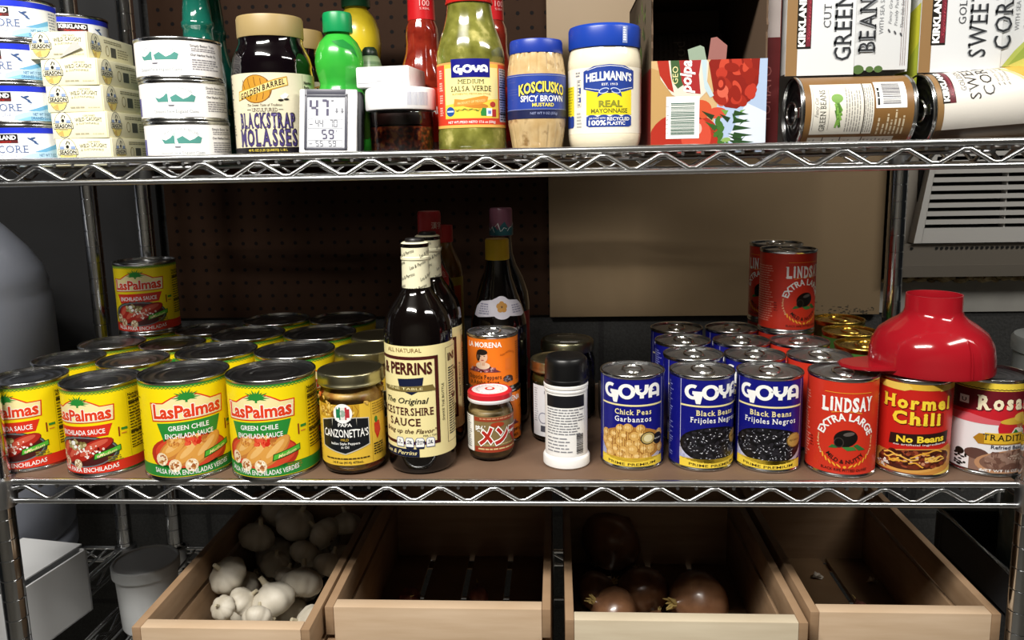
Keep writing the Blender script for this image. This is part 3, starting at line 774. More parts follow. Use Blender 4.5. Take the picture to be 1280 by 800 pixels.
def refried():
    L = Lab(); MAR = M('#6a1420', .38); HR = M('#c8202c', .38)
    L.rect(-130, 98, 130, 106.4, PY, 1); L.zig(-120, 120, 99.5, .3, 1.6, .9, K, 1.6)
    L.rect(-130, 62, 130, 98, MAR, .5); L.poly([(-130, 70), (-20, 74), (0, 84), (130, 84), (130, 60), (-130, 60)], HR, .8)
    L.poly([(-130, 60), (-130, 69), (-40, 69), (-28, 70), (-12, 66), (14, 62), (14, 60)], M('#d8606a', .38), .9)
    L.rect(-37, 80, -29, 89, WH, 2); L.text('U', -33, 82, 4.5, K, 3, bold=.02)
    L.text('Rosarita', 8, 76, 16, MAR, 2, w=62, bold=.07, ser=True, warp=lambda x, y: (x+.8, y-.8+2.5*sin((x+31)/62*pi)))
    L.text('Rosarita', 8, 76, 16, M('#f8ecca', .36), 3, w=62, bold=.045, ser=True, warp=lambda x, y: (x, y+2.5*sin((x+31)/62*pi)))
    L.ell(12, 56, 19, 18, HR, 1.2, 28); L.ell(12, 66, 18, 4.4, M('#d9b23c', .4), 2.4, 20, .14); L.ell(12, 69, 7, 5.5, M('#e3c25a', .4), 2.5, 14)
    L.ell(12, 61.5, 4.6, 5.2, M('#b9794e', .4), 2.2, 14); L.poly([(2, 48), (6, 57), (12, 58.5), (18, 57), (23, 48)], M('#e8e4da', .4), 2.1); L.poly([(3, 48), (7, 56), (11, 50)], GRN, 2.3); L.ell(9, 50, 4, 2, M('#3a7ab0', .4), 2.4, 10)
    L.poly([(-20, 37), (-24, 43), (-20, 49), (44, 52), (44, 40)], M('#b07d1c', .4), 2.6); L.poly([(-16, 38.5), (44, 41), (44, 53), (-16, 50.5)], M('#e5b934', .38), 3)
    L.text('TRADITIONAL', 9, 42.5, 7, K, 4, w=52, bold=.018, ser=True); L.text('Refried Beans', 3, 33, 4.2, M('#2a2e4a', .4), 4, w=28, bold=.012)
    L.ell(-21, 25, 9, 6.5, M('#5e4038', .4), 1.6, 16); L.rect(-26, 6, -18, 20, M('#8a6a5c', .4), 1.4)
    L.ell(6, 18, 28, 14, M('#b98a66', .4), 2, 28, .12); L.ell(7, 19, 25.5, 12, M('#7b5a4c', .4), 2.3, 28, .12)
    L.blob(7, 19, 21, 9, [M('#8c6b5c', .4), M('#6d4c40', .4), M('#9c7d6e', .4)], 70, 2.4, 2.6, asp=1.8); L.blob(14, 22, 12, 5, [M('#c8b4a4', .4)], 24, .8, 3.2)
    for i in range(26): L.ell(random.uniform(-38, -28), random.uniform(7, 28), random.uniform(.8, 2), random.uniform(.6, 1.6), K, 1.7+i*.01, 7)
    L.ell(-34, 24, 4, 4, K, 2.4, 16); L.text('NET WT 16 OZ (1 LB)', 3, 6.5, 3, WH, 4, w=40, bold=.008)
    L.rect(-130, 3, 130, 6, M('#3a2a28', .4), .6)
    return L
rc = thing('refried_bean_can', 1118.5, 51, ZM, 'white and maroon refried bean can under the right side of the funnel', 'can', face_cam(1118.5, 51, .52))
can_body(rc, 40., 110, tab=False, lidm=M('#77777c', .35, 1.0, name='dull_tin')); cyl_label(rc, 40., Lab().merge(refried(), 0, -.5, kx=1.36).clip(-122, 4.6, 122, 106), 4.6, 106, M('#e9e7ea', .38))

# --- orange pepper cans (two, stacked)
def morena():
    L = Lab(); OD = M('#8c3410', .4)
    L.text('LA MORENA', -3, 58, 7.4, WH, 3, w=44, bold=.02)
    L.poly([(-26, 24)]+[(-26+44*i/10, 24+9*sin(pi*i/10)) for i in range(1, 10)]+[(18, 24)], M('#6b2f3a', .4), 2); L.blob(-4, 28, 17, 4, [M('#c8a0a0', .4), M('#3a1820', .4), M('#93505a', .4)], 60, 1, 2.2)
    L.ell(-4, 33, 9, 5, M('#e8cdb4', .4), 2.9, 18); L.rect(-7, 33, -1, 41, M('#d8ae90', .4), 3); L.ell(-4, 45, 6.2, 8.2, M('#e4bda0', .4), 3.2, 20)
    L.ell(-4.4, 51.4, 6.6, 4.2, M('#1c1412', .4), 3.4, 18); L.ell(-9.5, 46, 2.6, 7, M('#1c1412', .4), 3.3, 12); L.ell(-6.5, 46, 1.1, .6, K, 3.6, 8); L.ell(-1.6, 46, 1.1, .6, K, 3.6, 8); L.ell(-4, 40.4, 1.9, .7, M('#a83a30', .4), 3.6, 8)
    L.text('Chipotle Peppers', -4, 14.5, 6, K, 3, w=44, bold=.012, ser=True); L.text('in Adobo Sauce', -4, 7, 6, K, 3, w=38, bold=.012, ser=True)
    L.text('DON PRODUCTO', 27, 48, 2.6, OD, 3, w=20, warp=lambda x, y: (x, y+2*sin(x*.3+1))); L.rect(23, 26, 31, 42, M('#e8772a', .4), 2)
    L.ell(27, 14, 7, 4.5, M('#3a2622', .4), 2, 14); L.blob(27, 13, 6, 4, [M('#5c3a34', .4), M('#2a1a18', .4), M('#7d8490', .4)], 30, 1.2, 2.4)
    L.para(40, 8, 66, 62, 3, M('#7a3512', .4), 2, .4); L.para(-66, 8, -34, 62, 3, M('#7a3512', .4), 2, .4)
    return L
mc = thing('chipotle_pepper_can', 550, 141, ZM+71, 'upper orange pepper can showing a dark haired woman, behind the small jar', 'can', face_cam(550, 141, -.28), 'orange pepper cans, stacked')
can_body(mc, 33, 71); cyl_label(mc, 33, Lab().merge(morena(), 0, 2, .93, kx=1.15), 4.6, 66.4, M('#ee7a1e', .36))
dup(mc, 552, 142, ZM, face_cam(550, 141, .5), 'lower orange pepper can under the other, mostly hidden by the small jar')
# ------------------------------------------------------------------ jars and bottles on the middle shelf
glass = glass_mat('clear_glass'); glassg = glass_mat('greenish_glass', '#dfe8e0')
black_glass = M('#0b0706', .07, coat=.6, name='dark_sauce_glass')
def jar_shell(prof_out, t, mat=glass, n=48, name='glass'):
    bm = BM(); lathe(bm, prof_out, n); return obj(name, bm, mat, t, sharp=60)
def fill(prof, t, mat, name='contents', n=48):
    bm = BM(); lathe(bm, prof, n); return obj(name, bm, mat, t, sharp=60)
def screw_lid(t, R, z0, z1, mat, ribs=True, n=96, top=None, bead=True):
    bm = BM()
    P = [(R-1.5, z0), (R+.2, z0), (R+.8, z0+.8), (R+.8, z0+2), (R, z0+2.8)] if bead else [(R-1.5, z0), (R, z0)]
    P += [(R, z0+(z1-z0)*.36), (R, z1-2), (R-.6, z1-.6), (R-2, z1)]
    P += [(R-4, z1), (R-4.6, z1-.7), (R-10, z1-.7), (0, z1-.7)]
    lathe(bm, P, n, rf=(lambda a, z: 1+.006*(1 if int(a/(2*pi)*n) % 2 else -1) if z0+3 < z < z1-1.5 else 1) if ribs else None)
    return obj('lid', bm, mat, t, sharp=50)
# pickled pepper jars
def papa():
    L = Lab(); PYb = M('#e2b93c', .42)
    L.rect(-36, 58, 18, 74, M('#c79a2a', .4), 0.5); L.blob(-9, 66, 26, 7, [M('#d9b04a', .4), M('#8a5a14', .4), M('#b9862a', .4), M('#f0cf70', .4)], 110, 1.6, .8)
    for i in range(9): L.stroke([(-34+i*6, 59), (-31+i*6, 66), (-34+i*6+random.uniform(-2, 3), 73)], .5, M('#8a5a14', .4), 1.6)
    L.poly([(-31, 55), (-14, 59), (14, 59), (29, 57), (29, 25), (0, 15), (-31, 23)], M('#c8c4b4', .4), 2.0); L.poly([(-30, 54), (-13, 58), (13, 58), (28, 56), (28, 26), (0, 16.4), (-30, 24)], M('#14161a', .4), 2.2)
    L.ell(-1, 64, 11, 11.5, WH, 2.6, 26); L.rect(-10, 56, 8, 66, WH, 2.5)
    for k, c in enumerate(('#1c7a4c', '#e8e6e0', '#b8323a')): L.rect(-8.6+k*5.2, 56.6, -3.5+k*5.2, 71.4, M(c, .4), 3)
    L.ell(-1, 64, 3.2, 4.2, M('#9ab0a0', .4), 3.2, 14)
    for q in ((-9.2, 56, -5, 59), (3.5, 56, 7.6, 59), (-9.2, 69.4, -5.4, 72), (4, 69.4, 7.6, 72)): L.rect(*q, WH, 3.3)
    L.text('PAPA', 1, 48.5, 4.2, WH, 3, w=16, bold=.02)
    L.text("CANZONETTA'S", 0, 36, 9.5, WH, 3, w=55, bold=.015, warp=lambda x, y: (x, y+.5*sin(x)))
    L.text('MILD', 0, 31.4, 3, PYb, 3, w=9); L.text('Italian Style Peppers', 0, 27, 3, WH, 3, w=34, bold=.01); L.text('in Oil', 0, 22.6, 3, WH, 3, w=9, bold=.01)
    L.text('14 fl oz (414) 473mL', 2, 4.5, 2.8, K, 3, w=36, bold=.01); L.para(-26, 9, 28, 11, 2.4, M('#4a3610', .4), 2, .7, ragged=False)
    L.rect(32, 2, 32.4, 74, M('#b08a20', .4), 1)
    L.poly([(36, 48), (44, 50), (46, 38), (40, 28), (36, 38)], RED, 2); L.ell(39, 52, 2.4, 4, GRN, 2, 10)
    L.para(34, 8, 52, 24, 3, K, 2, .5); L.para(34, 56, 60, 72, 3, M('#9a7a20', .4), 2, .4); L.para(-60, 6, -36, 56, 3, M('#9a7a20', .4), 2, .4)
    return L
pickle = noise_mat('pickled_peppers', '#a87430', '#dcb65e', 45, .35, detail=3, p0=.36, p1=.56, c3='#c8622e')
jl = M('#b3ad8c', .32, 1.0, name='pale_gold_lid')
pj = thing('pickled_pepper_jar', 390, 47, ZM, 'glass jar of pickled peppers with gold lid and black badge label, at the front', 'jar', face_cam(390, 47, -.28), 'gold lidded pepper jars')
jar_shell([(0, .5), (30, .5), (35, 3), (37.2, 9), (37.2, 88), (36, 96), (33.5, 101), (33.5, 106), (32, 106)], pj)
fill([(0, 3), (29, 3), (34, 6), (36.4, 11), (36.4, 87), (35, 94), (30, 98), (0, 98)], pj, pickle)
bm = BM()
for i in range(30):
    a = random.uniform(0, 2*pi); ico(bm, (33*cos(a), 33*sin(a), random.uniform(84, 95)), random.uniform(4, 7), 1, (1, 1, .8), mi=random.choice((0, 0, 1)))
obj('pepper_pieces', bm, [M('#c9a24a', .3, coat=.5, name='yellow_pepper'), M('#c9602c', .3, coat=.5, name='red_pepper')], pj)
screw_lid(pj, 38, 104, 119.5, jl)
papa().build('label', pj, on_cyl(37.3), 4, base=(-78, 62, 2, 74, M('#e6bd3e', .42)), loc=(0, 0, 11))
dup(pj, 383, 146, ZM, .3, 'gold lidded pepper jar second back behind the badge label jar'); dup(pj, 384, 226, ZM, .6, 'gold lidded pepper jar third back behind the badge label jar')
# worcestershire bottles
def lea():
    L = Lab(); BR = M('#4a1a16', .4); NV = M('#141c3a', .4)
    L.text('ALL NATURAL', 2, 123, 5, M('#8a6a3a', .4), 3, w=34, gap=1)
    L.frame(-34, 15, 34, 118, 3.6, BR, 2)
    L.text('LEA & PERRINS', -7, 98, 13.5, BR, 3.5, w=70, bold=.035)
    L.poly([(-4, 92), (20, 94), (18, 80), (9, 74), (-2, 80)], NV, 3); L.poly([(-24, 82), (28, 85), (31, 78), (-22, 77)], M('#7a6a3a', .4), 3.3); L.text('FINE TABLE', 2, 79.5, 3, CRM, 4, w=34)
    L.text('The Original', 2, 63.5, 7, K, 3, w=44, sh=.3, bold=.01); L.text('WORCESTERSHIRE', -8, 50, 9, BR, 3, w=72, bold=.02, ser=True); L.text('SAUCE', 0, 37.5, 9, BR, 3, w=32, bold=.02, ser=True)
    L.text('Bring up the Flavor"', 4, 28.5, 5.5, M('#5a3a20', .4), 3, w=54, sh=.3, bold=.01); L.text('PER 1 TSP', 24, 24.5, 2.2, K, 3, w=12)
    for i in range(4):
        x = -4+i*9.4; L.poly([(x-4, 12), (x+4, 12), (x+4, 21), (x+2.6, 23.4), (x-2.6, 23.4), (x-4, 21)], M('#3a4a8a', .4), 4); L.poly([(x-3.5, 12.6), (x+3.5, 12.6), (x+3.5, 21), (x+2.2, 22.8), (x-2.2, 22.8), (x-3.5, 21)], WH, 4.2)
        L.text(('5', '0g', '65mg', '1g')[i], x, 17.8, 3, NV, 5, bold=.02) ; L.para(x-2.6, 14.6, x+2.6, 16.8, 1.5, NV, 5, .6, ragged=False)
        if i in (1, 2): L.poly([(x-3.5, 10.5), (x+3.5, 10.5), (x+3.5, 12.6), (x-3.5, 12.6)], NV, 4.4)
    L.rect(-30, .5, 14, 10, NV, 4); L.text('Lea & Perrins', -6, 3, 5, CRM, 5, w=36, sh=.35, bold=.01)
    L.text('SHAKE THE BOTTLE', 39.5, 62, 2.8, K, 3, w=44, rot=pi/2); L.rect(43, 12, 43.4, 124, BR, 2); L.rect(43, 123.6, 90, 124, BR, 2); L.rect(43, 12, 90, 12.4, BR, 2)
    L.para(46, 20, 60, 100, 3, K, 2, .5); L.text('INS', 54, 108, 9, BR, 3, w=16, bold=.03); L.text('VIN', 58, 62, 6, BR, 3, w=14, bold=.03)
    return L
def sleeve_print(v0, v1, R):
    L = Lab()
    for r in range(4):
        for c in range(4):
            L.text('Lea & Perrins', -40+c*26+(r % 2)*12, v0+3+r*(v1-v0)/4, 4, K, 2, w=21, sh=.35, rot=.35)
    return L
lb_ = thing('worcestershire_bottle', 471, 52, ZM, 'front dark sauce bottle with tall cream label and cream neck sleeve', 'bottle', face_cam(471, 52, -.52), 'cream labelled sauce bottles')
lp = [(0, 1.5), (30, 1.5), (34.5, .3), (38, 3), (39.6, 8), (39.6, 162), (38.6, 172), (35, 184), (28, 196), (21, 205), (16.5, 213), (15, 222), (15, 258), (15.8, 260), (15.8, 264), (0, 264)]
bm = BM(); lathe(bm, lp, 56); obj('bottle_glass', bm, black_glass, lb_, sharp=50)
bm = BM(); lathe(bm, [(10, 263), (11, 263), (11, 268), (10, 269.5), (0, 269.5)], 24); obj('cap', bm, M('#1c1a19', .4, name='black_cap'), lb_)
slv = [(16.6, 209), (16, 224), (15.6, 245), (16.6, 246), (16.6, 248.5), (15.6, 249.5), (15.7, 264), (13.5, 265.5), (11, 265.6)]
bm = BM(); lathe(bm, slv, 36); sl = obj('neck_sleeve', bm, M('#e9e4c4', .5), lb_)
sleeve_print(209, 262, 16).build('sleeve_script', sl, on_rev(interp(slv[:7]), 16), 4)
Lab().merge(lea(), kx=1.28).build('label', lb_, on_cyl(39.7), 3, base=(-84, 118, 0, 130, CRM), loc=(0, 0, 22))
dup(lb_, 472, 136, ZM, face_cam(472, 136, -.2), 'cream labelled sauce bottle standing directly behind the front one')
# tall wine-like bottle with red cap
def bottle(t, prof, mat, n=48):
    bm = BM(); lathe(bm, prof, n); return obj('bottle_glass', bm, mat, t, sharp=50)
rb = thing('soy_sauce_bottle', 462, 216, ZM, 'tall black bottle with a red cap and red diamond label behind the cream labelled ones', 'bottle', face_cam(462, 216, .62))
rp = [(0, 1), (28, 1), (32.5, 5), (32.5, 170), (30, 190), (22, 210), (16, 228), (14, 245), (14, 256), (0, 256)]
bottle(rb, rp, black_glass)
bm = BM(); lathe(bm, [(14.6, 254), (15.8, 254.5), (15.6, 280), (16, 282), (15.4, 284), (15.6, 287), (14.4, 290), (0, 290)], 40); c_ = obj('cap', bm, M('#9c1a1e', .4, name='red_cap'), rb)
Lab().text('漢字', 0, 268, 7, M('#d8c8b8', .5), 1, w=16).build('cap_print', c_, on_cyl(15.8), 3)
Lx = Lab(); Lx.poly([(-13, 205), (0, 228), (13, 205), (0, 182)], M('#b0252a', .45), 1); Lx.text('丸金', 0, 203, 7, M('#e8b8a8', .45), 2, w=13)
Lx.build('neck_label', rb, on_rev(interp(rp[2:]), 24), 4, 6)
Lab().text('KIKU', 0, 80, 18, M('#c23a30', .45), 1, w=30).build('label', rb, on_cyl(32.6), 4, base=(-40, 40, 40, 120, M('#201612', .45)))
ab = thing('amber_bottle', 470, 300, ZM, 'slim amber bottle with a yellow label and red cap at the back by the pegboard', 'bottle', face_cam(470, 300, .5))
bottle(ab, [(0, 1), (22, 1), (25, 4), (25, 196), (23, 208), (15, 226), (11, 236), (11, 250), (0, 250)], M('#6b4a16', .1, coat=.5, name='amber_glass'))
bm = BM(); lathe(bm, [(11.5, 240), (12.5, 241), (12, 264), (0, 264)], 30); obj('cap', bm, M('#a8201c', .4), ab)
Lx = Lab(); Lx.rect(-12, 80, 12, 178, M('#b5521e', .45), 1); Lx.text('SHERRY', 0, 130, 6, M('#e8c86a', .45), 2, w=20)
Lx.build('label', ab, on_cyl(25.1), 4, base=(-50, 50, 50, 190, M('#b5a032', .45)))
# ponzu bottle: yellow cap, fan shaped white label
yb = thing('soy_sauce_bottle', 553, 214, ZM, 'dark sauce bottle with a yellow cap and white fan shaped neck label', 'bottle', face_cam(553, 214, .08))
yp = [(0, 1), (33, 1), (38, 5), (38, 132), (37, 142), (33, 158), (26, 178), (19, 200), (15.5, 220), (15, 232), (0, 232)]
bottle(yb, yp, black_glass)
bm = BM(); lathe(bm, [(15.2, 224), (16.3, 224.5), (16, 250), (15, 252), (0, 252)], 40); obj('cap', bm, M('#c9a81c', .4, name='yellow_cap'), yb)
Lx = Lab(); LW = M('#cfcbd6', .5)
Lx.poly([(-38, 152), (-30, 150), (0, 153), (30, 150), (38, 152), (38, 164), (30, 171), (12, 173), (0, 178), (-12, 173), (-30, 171), (-38, 164)], LW, 1); Lx.ell(2, 163, 14, 15, LW, 1.4, 26)
for k in range(5):
    a = pi/2+k*2*pi/5; Lx.ell(2+4.4*cos(a), 164+4.4*sin(a), 3.2, 3.6, M('#b9853a', .5), 2+k*.02, 12, a)
Lx.ell(2, 164, 1.6, 1.6, M('#6a4418', .5), 3, 8)
Lx.para(-30, 153, -14, 168, 3, M('#8a88a0', .5), 2, .5); Lx.para(16, 153, 32, 166, 3, M('#8a88a0', .5), 2, .5)
Lx.build('neck_label', yb, on_rev(interp(yp[3:]), 31), 4, 4)
tb = thing('rice_wine_bottle', 553, 298, ZM, 'tall dark bottle with a mauve and teal wrapped cap and red label at the back', 'bottle', face_cam(553, 298, .3))
bottle(tb, [(0, 1), (34, 1), (39, 5), (39, 150), (37, 166), (30, 188), (21, 206), (16, 222), (14.5, 240), (14.5, 284), (0, 284)], M('#120d10', .08, coat=.6, name='plum_glass'))
bm = BM(); lathe(bm, [(15, 248), (17, 249), (16.6, 285), (15.4, 288), (0, 288)], 40); c_ = obj('cap_wrap', bm, M('#7a4a5c', .35), tb)
Lx = Lab(); Lx.poly([(-55, 249.5)]+[(-55+5*i, 262+5*sin(i*1.9)+3*sin(i*.7)) for i in range(23)]+[(55, 249.5)], M('#1f5a62', .4), 1)
for i in range(12): Lx.stroke([(-50+9*i, 258+4*sin(i*2)), (-46+9*i, 263+4*sin(i*2)), (-42+9*i, 258+4*cos(i))], .9, M('#d8dcd8', .4), 2)
Lx.build('wave_print', c_, on_cyl(17), 4)
Lx = Lab(); Lx.rect(-20, 30, 20, 90, M('#c8b83a', .45), 1); Lx.text('梅酒', 0, 112, 16, M('#e8d0c0', .45), 1, w=30); Lx.ell(20, 66, 12, 10, M('#3a6a3a', .45), 1.4)
Lx.build('label', tb, on_cyl(39.1), 4, base=(-60, 60, 24, 140, M('#a8322e', .45)))
# small seasoned bamboo jar, white and red lid
def menma():
    L = Lab(); BG = M('#7e6a42', .4); BR = M('#9a3a22', .4)
    L.rect(-24, 38, 34, 43, BR, 1); L.rect(-24, 0, 34, 7, BR, 1); L.rect(-42, 0, -25, 44, WH, 1.5); L.para(-40, 4, -28, 42, 2.6, M('#777777', .4), 2, .5)
    L.text('味付', -17, 26, 6, WH, 4, w=11, bold=.03)
    L.text('メンマ', 4, 11, 18, M('#b3271c', .38), 4, w=46, bold=.05, sh=.12, edge=(WH, .055)); L.ell(0, 34, 7, 3, M('#a83a1e', .4), 2)
    L.para(-20, 2, 30, 5, 2.8, M('#d8c08a', .4), 2, .6, ragged=False); L.para(-18, 8, 30, 10, 2, M('#c8b078', .4), 2, .6, ragged=False); L.para(-18, 39, 30, 42, 2.6, M('#c8906a', .4), 2, .6, ragged=False)
    return L
mj = thing('bamboo_shoot_jar', 550.5, 79, ZM, 'small jar with white and red lid and red brushed script, before the orange cans', 'jar', face_cam(550.5, 79, .3))
jar_shell([(0, .5), (20, .5), (25, 3), (27.6, 9), (27.6, 56), (26.5, 62), (23.5, 68), (23.5, 74), (22, 74)], mj)
fill([(0, 3), (20, 3), (24.4, 5), (26.8, 10), (26.8, 54), (25.8, 60), (24, 62), (0, 62)], mj, noise_mat('bamboo_shoots', '#6a5630', '#b09a68', 40, .4, p0=.35, p1=.65, stretch=(1, 1, 3)))
bm = BM(); lathe(bm, [(24, 71), (26.4, 71.2), (27, 73), (27, 75), (26.4, 76)], 48); obj('lid_skirt', bm, M('#e8e4e6', .3, name='white_lacquer'), mj)
bm = BM(); lathe(bm, [(26.5, 75.4), (27, 76), (27, 81.5), (25.6, 83), (24, 83.3), (21.8, 83.3)], 48); obj('lid_rim', bm, M('#cf2430', .3, name='red_lacquer'), mj)
bm = BM(); lathe(bm, [(21.8, 83.3), (21, 82.6), (13, 82.6), (12, 83.4), (0, 83.4)], 48); lid_ = obj('lid', bm, M('#e8e4e6', .3, name='white_lacquer'), mj)
Lx = Lab(); Lx.ell(0, 0, 6, 6, RED, 1, 20); Lx.ell(0, 0, 3.4, 3.4, WH, 2, 16)
for k in range(20):
    a = k*2*pi/20; Lx.ell(16*cos(a), 16*sin(a), 1.1, .7, M('#8a8a92', .4), 1, 8, a+pi/2)
Lx.build('lid_print', lid_, on_flat((0, 0, 83.6), (1, 0, 0), (0, 1, 0)), None)
Lab().merge(menma(), kx=1.22).clip(-52, 0, 44, 44).build('label', mj, on_cyl(27.7), 3, base=(-52, 44, 0, 44, M('#857047', .4)), loc=(0, 0, 13))
# white shaker with black cap
sk = thing('seasoning_shaker', 642, 56, ZM, 'white plastic seasoning shaker with a black cap and printed panel', 'shaker', face_cam(642, 56, .0))
bm = BM(); lathe(bm, [(0, .8), (24, .8), (26, .2), (27.5, 2), (27.5, 11), (26.4, 13), (25, 14), (24.8, 20), (24.8, 90), (25.6, 91), (25.6, 93), (24.6, 94), (26, 95.5), (26, 98.5), (24, 99.5), (22, 101), (0, 101)], 48); obj('body', bm, M('#efeeec', .35, name='white_plastic'), sk)
bm = BM(); lathe(bm, [(22.5, 99.8), (25.6, 100), (25.6, 104), (24.6, 105), (24.4, 122), (23.4, 128), (21, 130.4), (18, 131), (0, 130.4)], 72, rf=lambda a, z: 1+(.012 if int(a/(2*pi)*72) % 2 and 106 < z < 120 else 0)); obj('cap', bm, M('#0d0d0e', .35, name='black_plastic_cap'), sk)
L = Lab(); L.rect(-26, 74, 24, 88, M('#17171b', .4), 1)
L.para(-25, 40, 24, 72, 3.2, M('#85868c', .4), 2, .4); L.para(-25, 18, 8, 38, 4, M('#8a8b92', .4), 2, .35); L.bars(12, 18, 22, 42, M('#3a3a40', .4), 2, vert=True)
L.rect(25, 18, 25.3, 88, M('#9a9aa0', .4), 2)
L.build('label', sk, on_cyl(24.9), 3, base=(-34, 34, 16, 89, M('#f6f5f3', .4)))
# jars behind the shaker
wj = thing('pickle_jar', 634, 146, ZM, 'olive coloured jar with white label and black diamond, behind the white shaker', 'jar', face_cam(634, 146, -.25))
olv = M('#4c4524', .2, coat=.3, name='olive_brine')
jar_shell([(0, .5), (30, .5), (35, 4), (36.8, 10), (36.8, 80), (35, 88), (32, 92), (32, 98), (30, 98)], wj, glassg); fill([(0, 3), (29, 3), (34, 6), (36, 11), (36, 78), (33, 86), (0, 86)], wj, olv)
screw_lid(wj, 36, 91, 105, jl, n=72)
L = Lab(); L.poly([(6, 36), (20, 50), (34, 36), (20, 22)], K, 1); L.ell(-12, 24, 7.5, 7.5, M('#8f8f9c', .4), 1); L.ell(-12, 24, 6, 6, M('#d8d8de', .4), 2); L.rect(-16, 6, -6, 14, M('#4a4a54', .4), 1); L.text('DILL', -4, 56, 4, M('#6a6a74', .4), 2, w=12); L.para(-27, 18, -20, 62, 3, M('#aaaab0', .4), 2, .4)
L.build('label', wj, on_cyl(36.9), 4, base=(-30, 60, 0, 66, M('#dedee2', .42)), loc=(0, 0, 10))
dj = thing('mason_jar', 646, 230, ZM, 'mason jar with a dark printed lid, farthest back behind the white shaker', 'jar')
jar_shell([(0, .5), (32, .5), (37, 4), (38.5, 10), (38.5, 82), (35, 92), (34, 96), (34, 108), (32, 108)], dj, glassg); fill([(0, 3), (31, 3), (36, 6), (37.7, 11), (37.7, 74), (0, 74)], dj, M('#3a3220', .4, name='dark_preserve'))
bm = BM(); lathe(bm, [(35.2, 96), (37, 96.4), (36.6, 108), (35, 110), (31, 110.2), (31, 109.4)], 60); obj('screw_band', bm, M('#7d7a62', .3, 1.0, name='aged_band'), dj)
bm = BM(); lathe(bm, [(33, 108.6), (31, 110.0), (22, 110.0), (21, 110.6), (0, 110.6)], 48); ld = obj('lid', bm, M('#2c2a22', .35, name='dark_lid'), dj)
L = Lab()
L.text('FOR EASY OPENING', 0, -20, 4, M('#9a968a', .4), 1, w=34); L.text('BUTTON UP', 0, 12, 4, M('#9a968a', .4), 1, w=26); L.rect(-10, -26, 14, -24, WH, 1)
L.build('lid_print', ld, on_flat((0, 0, 110.8), (1, 0, 0), (0, 1, 0)), None)
db = thing('bouillon_box', 726, 232, ZM, 'small dark brown carton lettered BOUQ lying behind the chickpea can', 'box')
bm = BM(); box(bm, -36, 36, -20, 20, 0, 44, bev=.6); bo = obj('carton', bm, M('#2e241c', .6, name='dark_carton'), db)
L = Lab(); tw = M('#857a6a', .5); L.rect(-35, 26, 35, 39, M('#3d332a', .5), 0); L.text('BOUQUET', -2, 29, 7, tw, 1, w=58, bold=.02); L.text('X R F', 0, 8, 14, M('#4f463a', .5), 1, w=58, ser=True); L.build('carton_print', bo, on_flat((0, -20, 0)), None)

# red canning funnel upside down on two cans
fn = thing('canning_funnel', 1057, 62, ZM+113.2, 'red plastic canning funnel upside down on top of the chili and bean cans', 'funnel', .1); fn.scale = (.93, .93, .93)
fo = [(70.5, 0), (70.8, 3), (70, 8), (69.5, 18), (67, 32), (60, 45), (49, 54), (39, 60.5), (33.5, 66), (31.5, 72), (31.4, 89)]
fi = [(r-1.8, z) for r, z in fo]
bm = BM(); lathe(bm, fo+[(31.2, 90), (29.9, 90)]+fi[::-1]+[(70.5, 0)], 72)
red_p = M('#9a1620', .13, coat=.3, name='red_translucent_plastic')
red_p.node_tree.nodes['Principled BSDF'].inputs['Subsurface Weight'].default_value = .0
red_p.node_tree.nodes['Principled BSDF'].inputs['Subsurface Radius'].default_value = (.02, .004, .003)
obj('cone', bm, red_p, fn, sharp=60)
bm = BM(); tube(bm, [(8, -71.2, 2), (8, -71.0, 9), (8, -70.3, 18), (8, -67.6, 32), (8, -60.3, 45)], .8, 6); obj('mould_seam', bm, red_p, fn)
bm = BM()
o_ = [(-62, -36), (-90, -32), (-108, -20), (-114, -6), (-112, 8), (-102, 18), (-88, 22), (-62, 30)]
vs = [bm.verts.new((x, y, 4)) for x, y in o_]; f = bm.faces.new(vs); r = bmesh.ops.extrude_face_region(bm, geom=[f]); bmesh.ops.translate(bm, vec=(0, 0, 4.5), verts=[v for v in r['geom'] if isinstance(v, bmesh.types.BMVert)])
bmesh.ops.bevel(bm, geom=[e for e in bm.edges if abs(e.verts[0].co.z-e.verts[1].co.z) < .1], offset=1.2, segments=2, affect='EDGES'); obj('handle_tab', bm, red_p, fn)
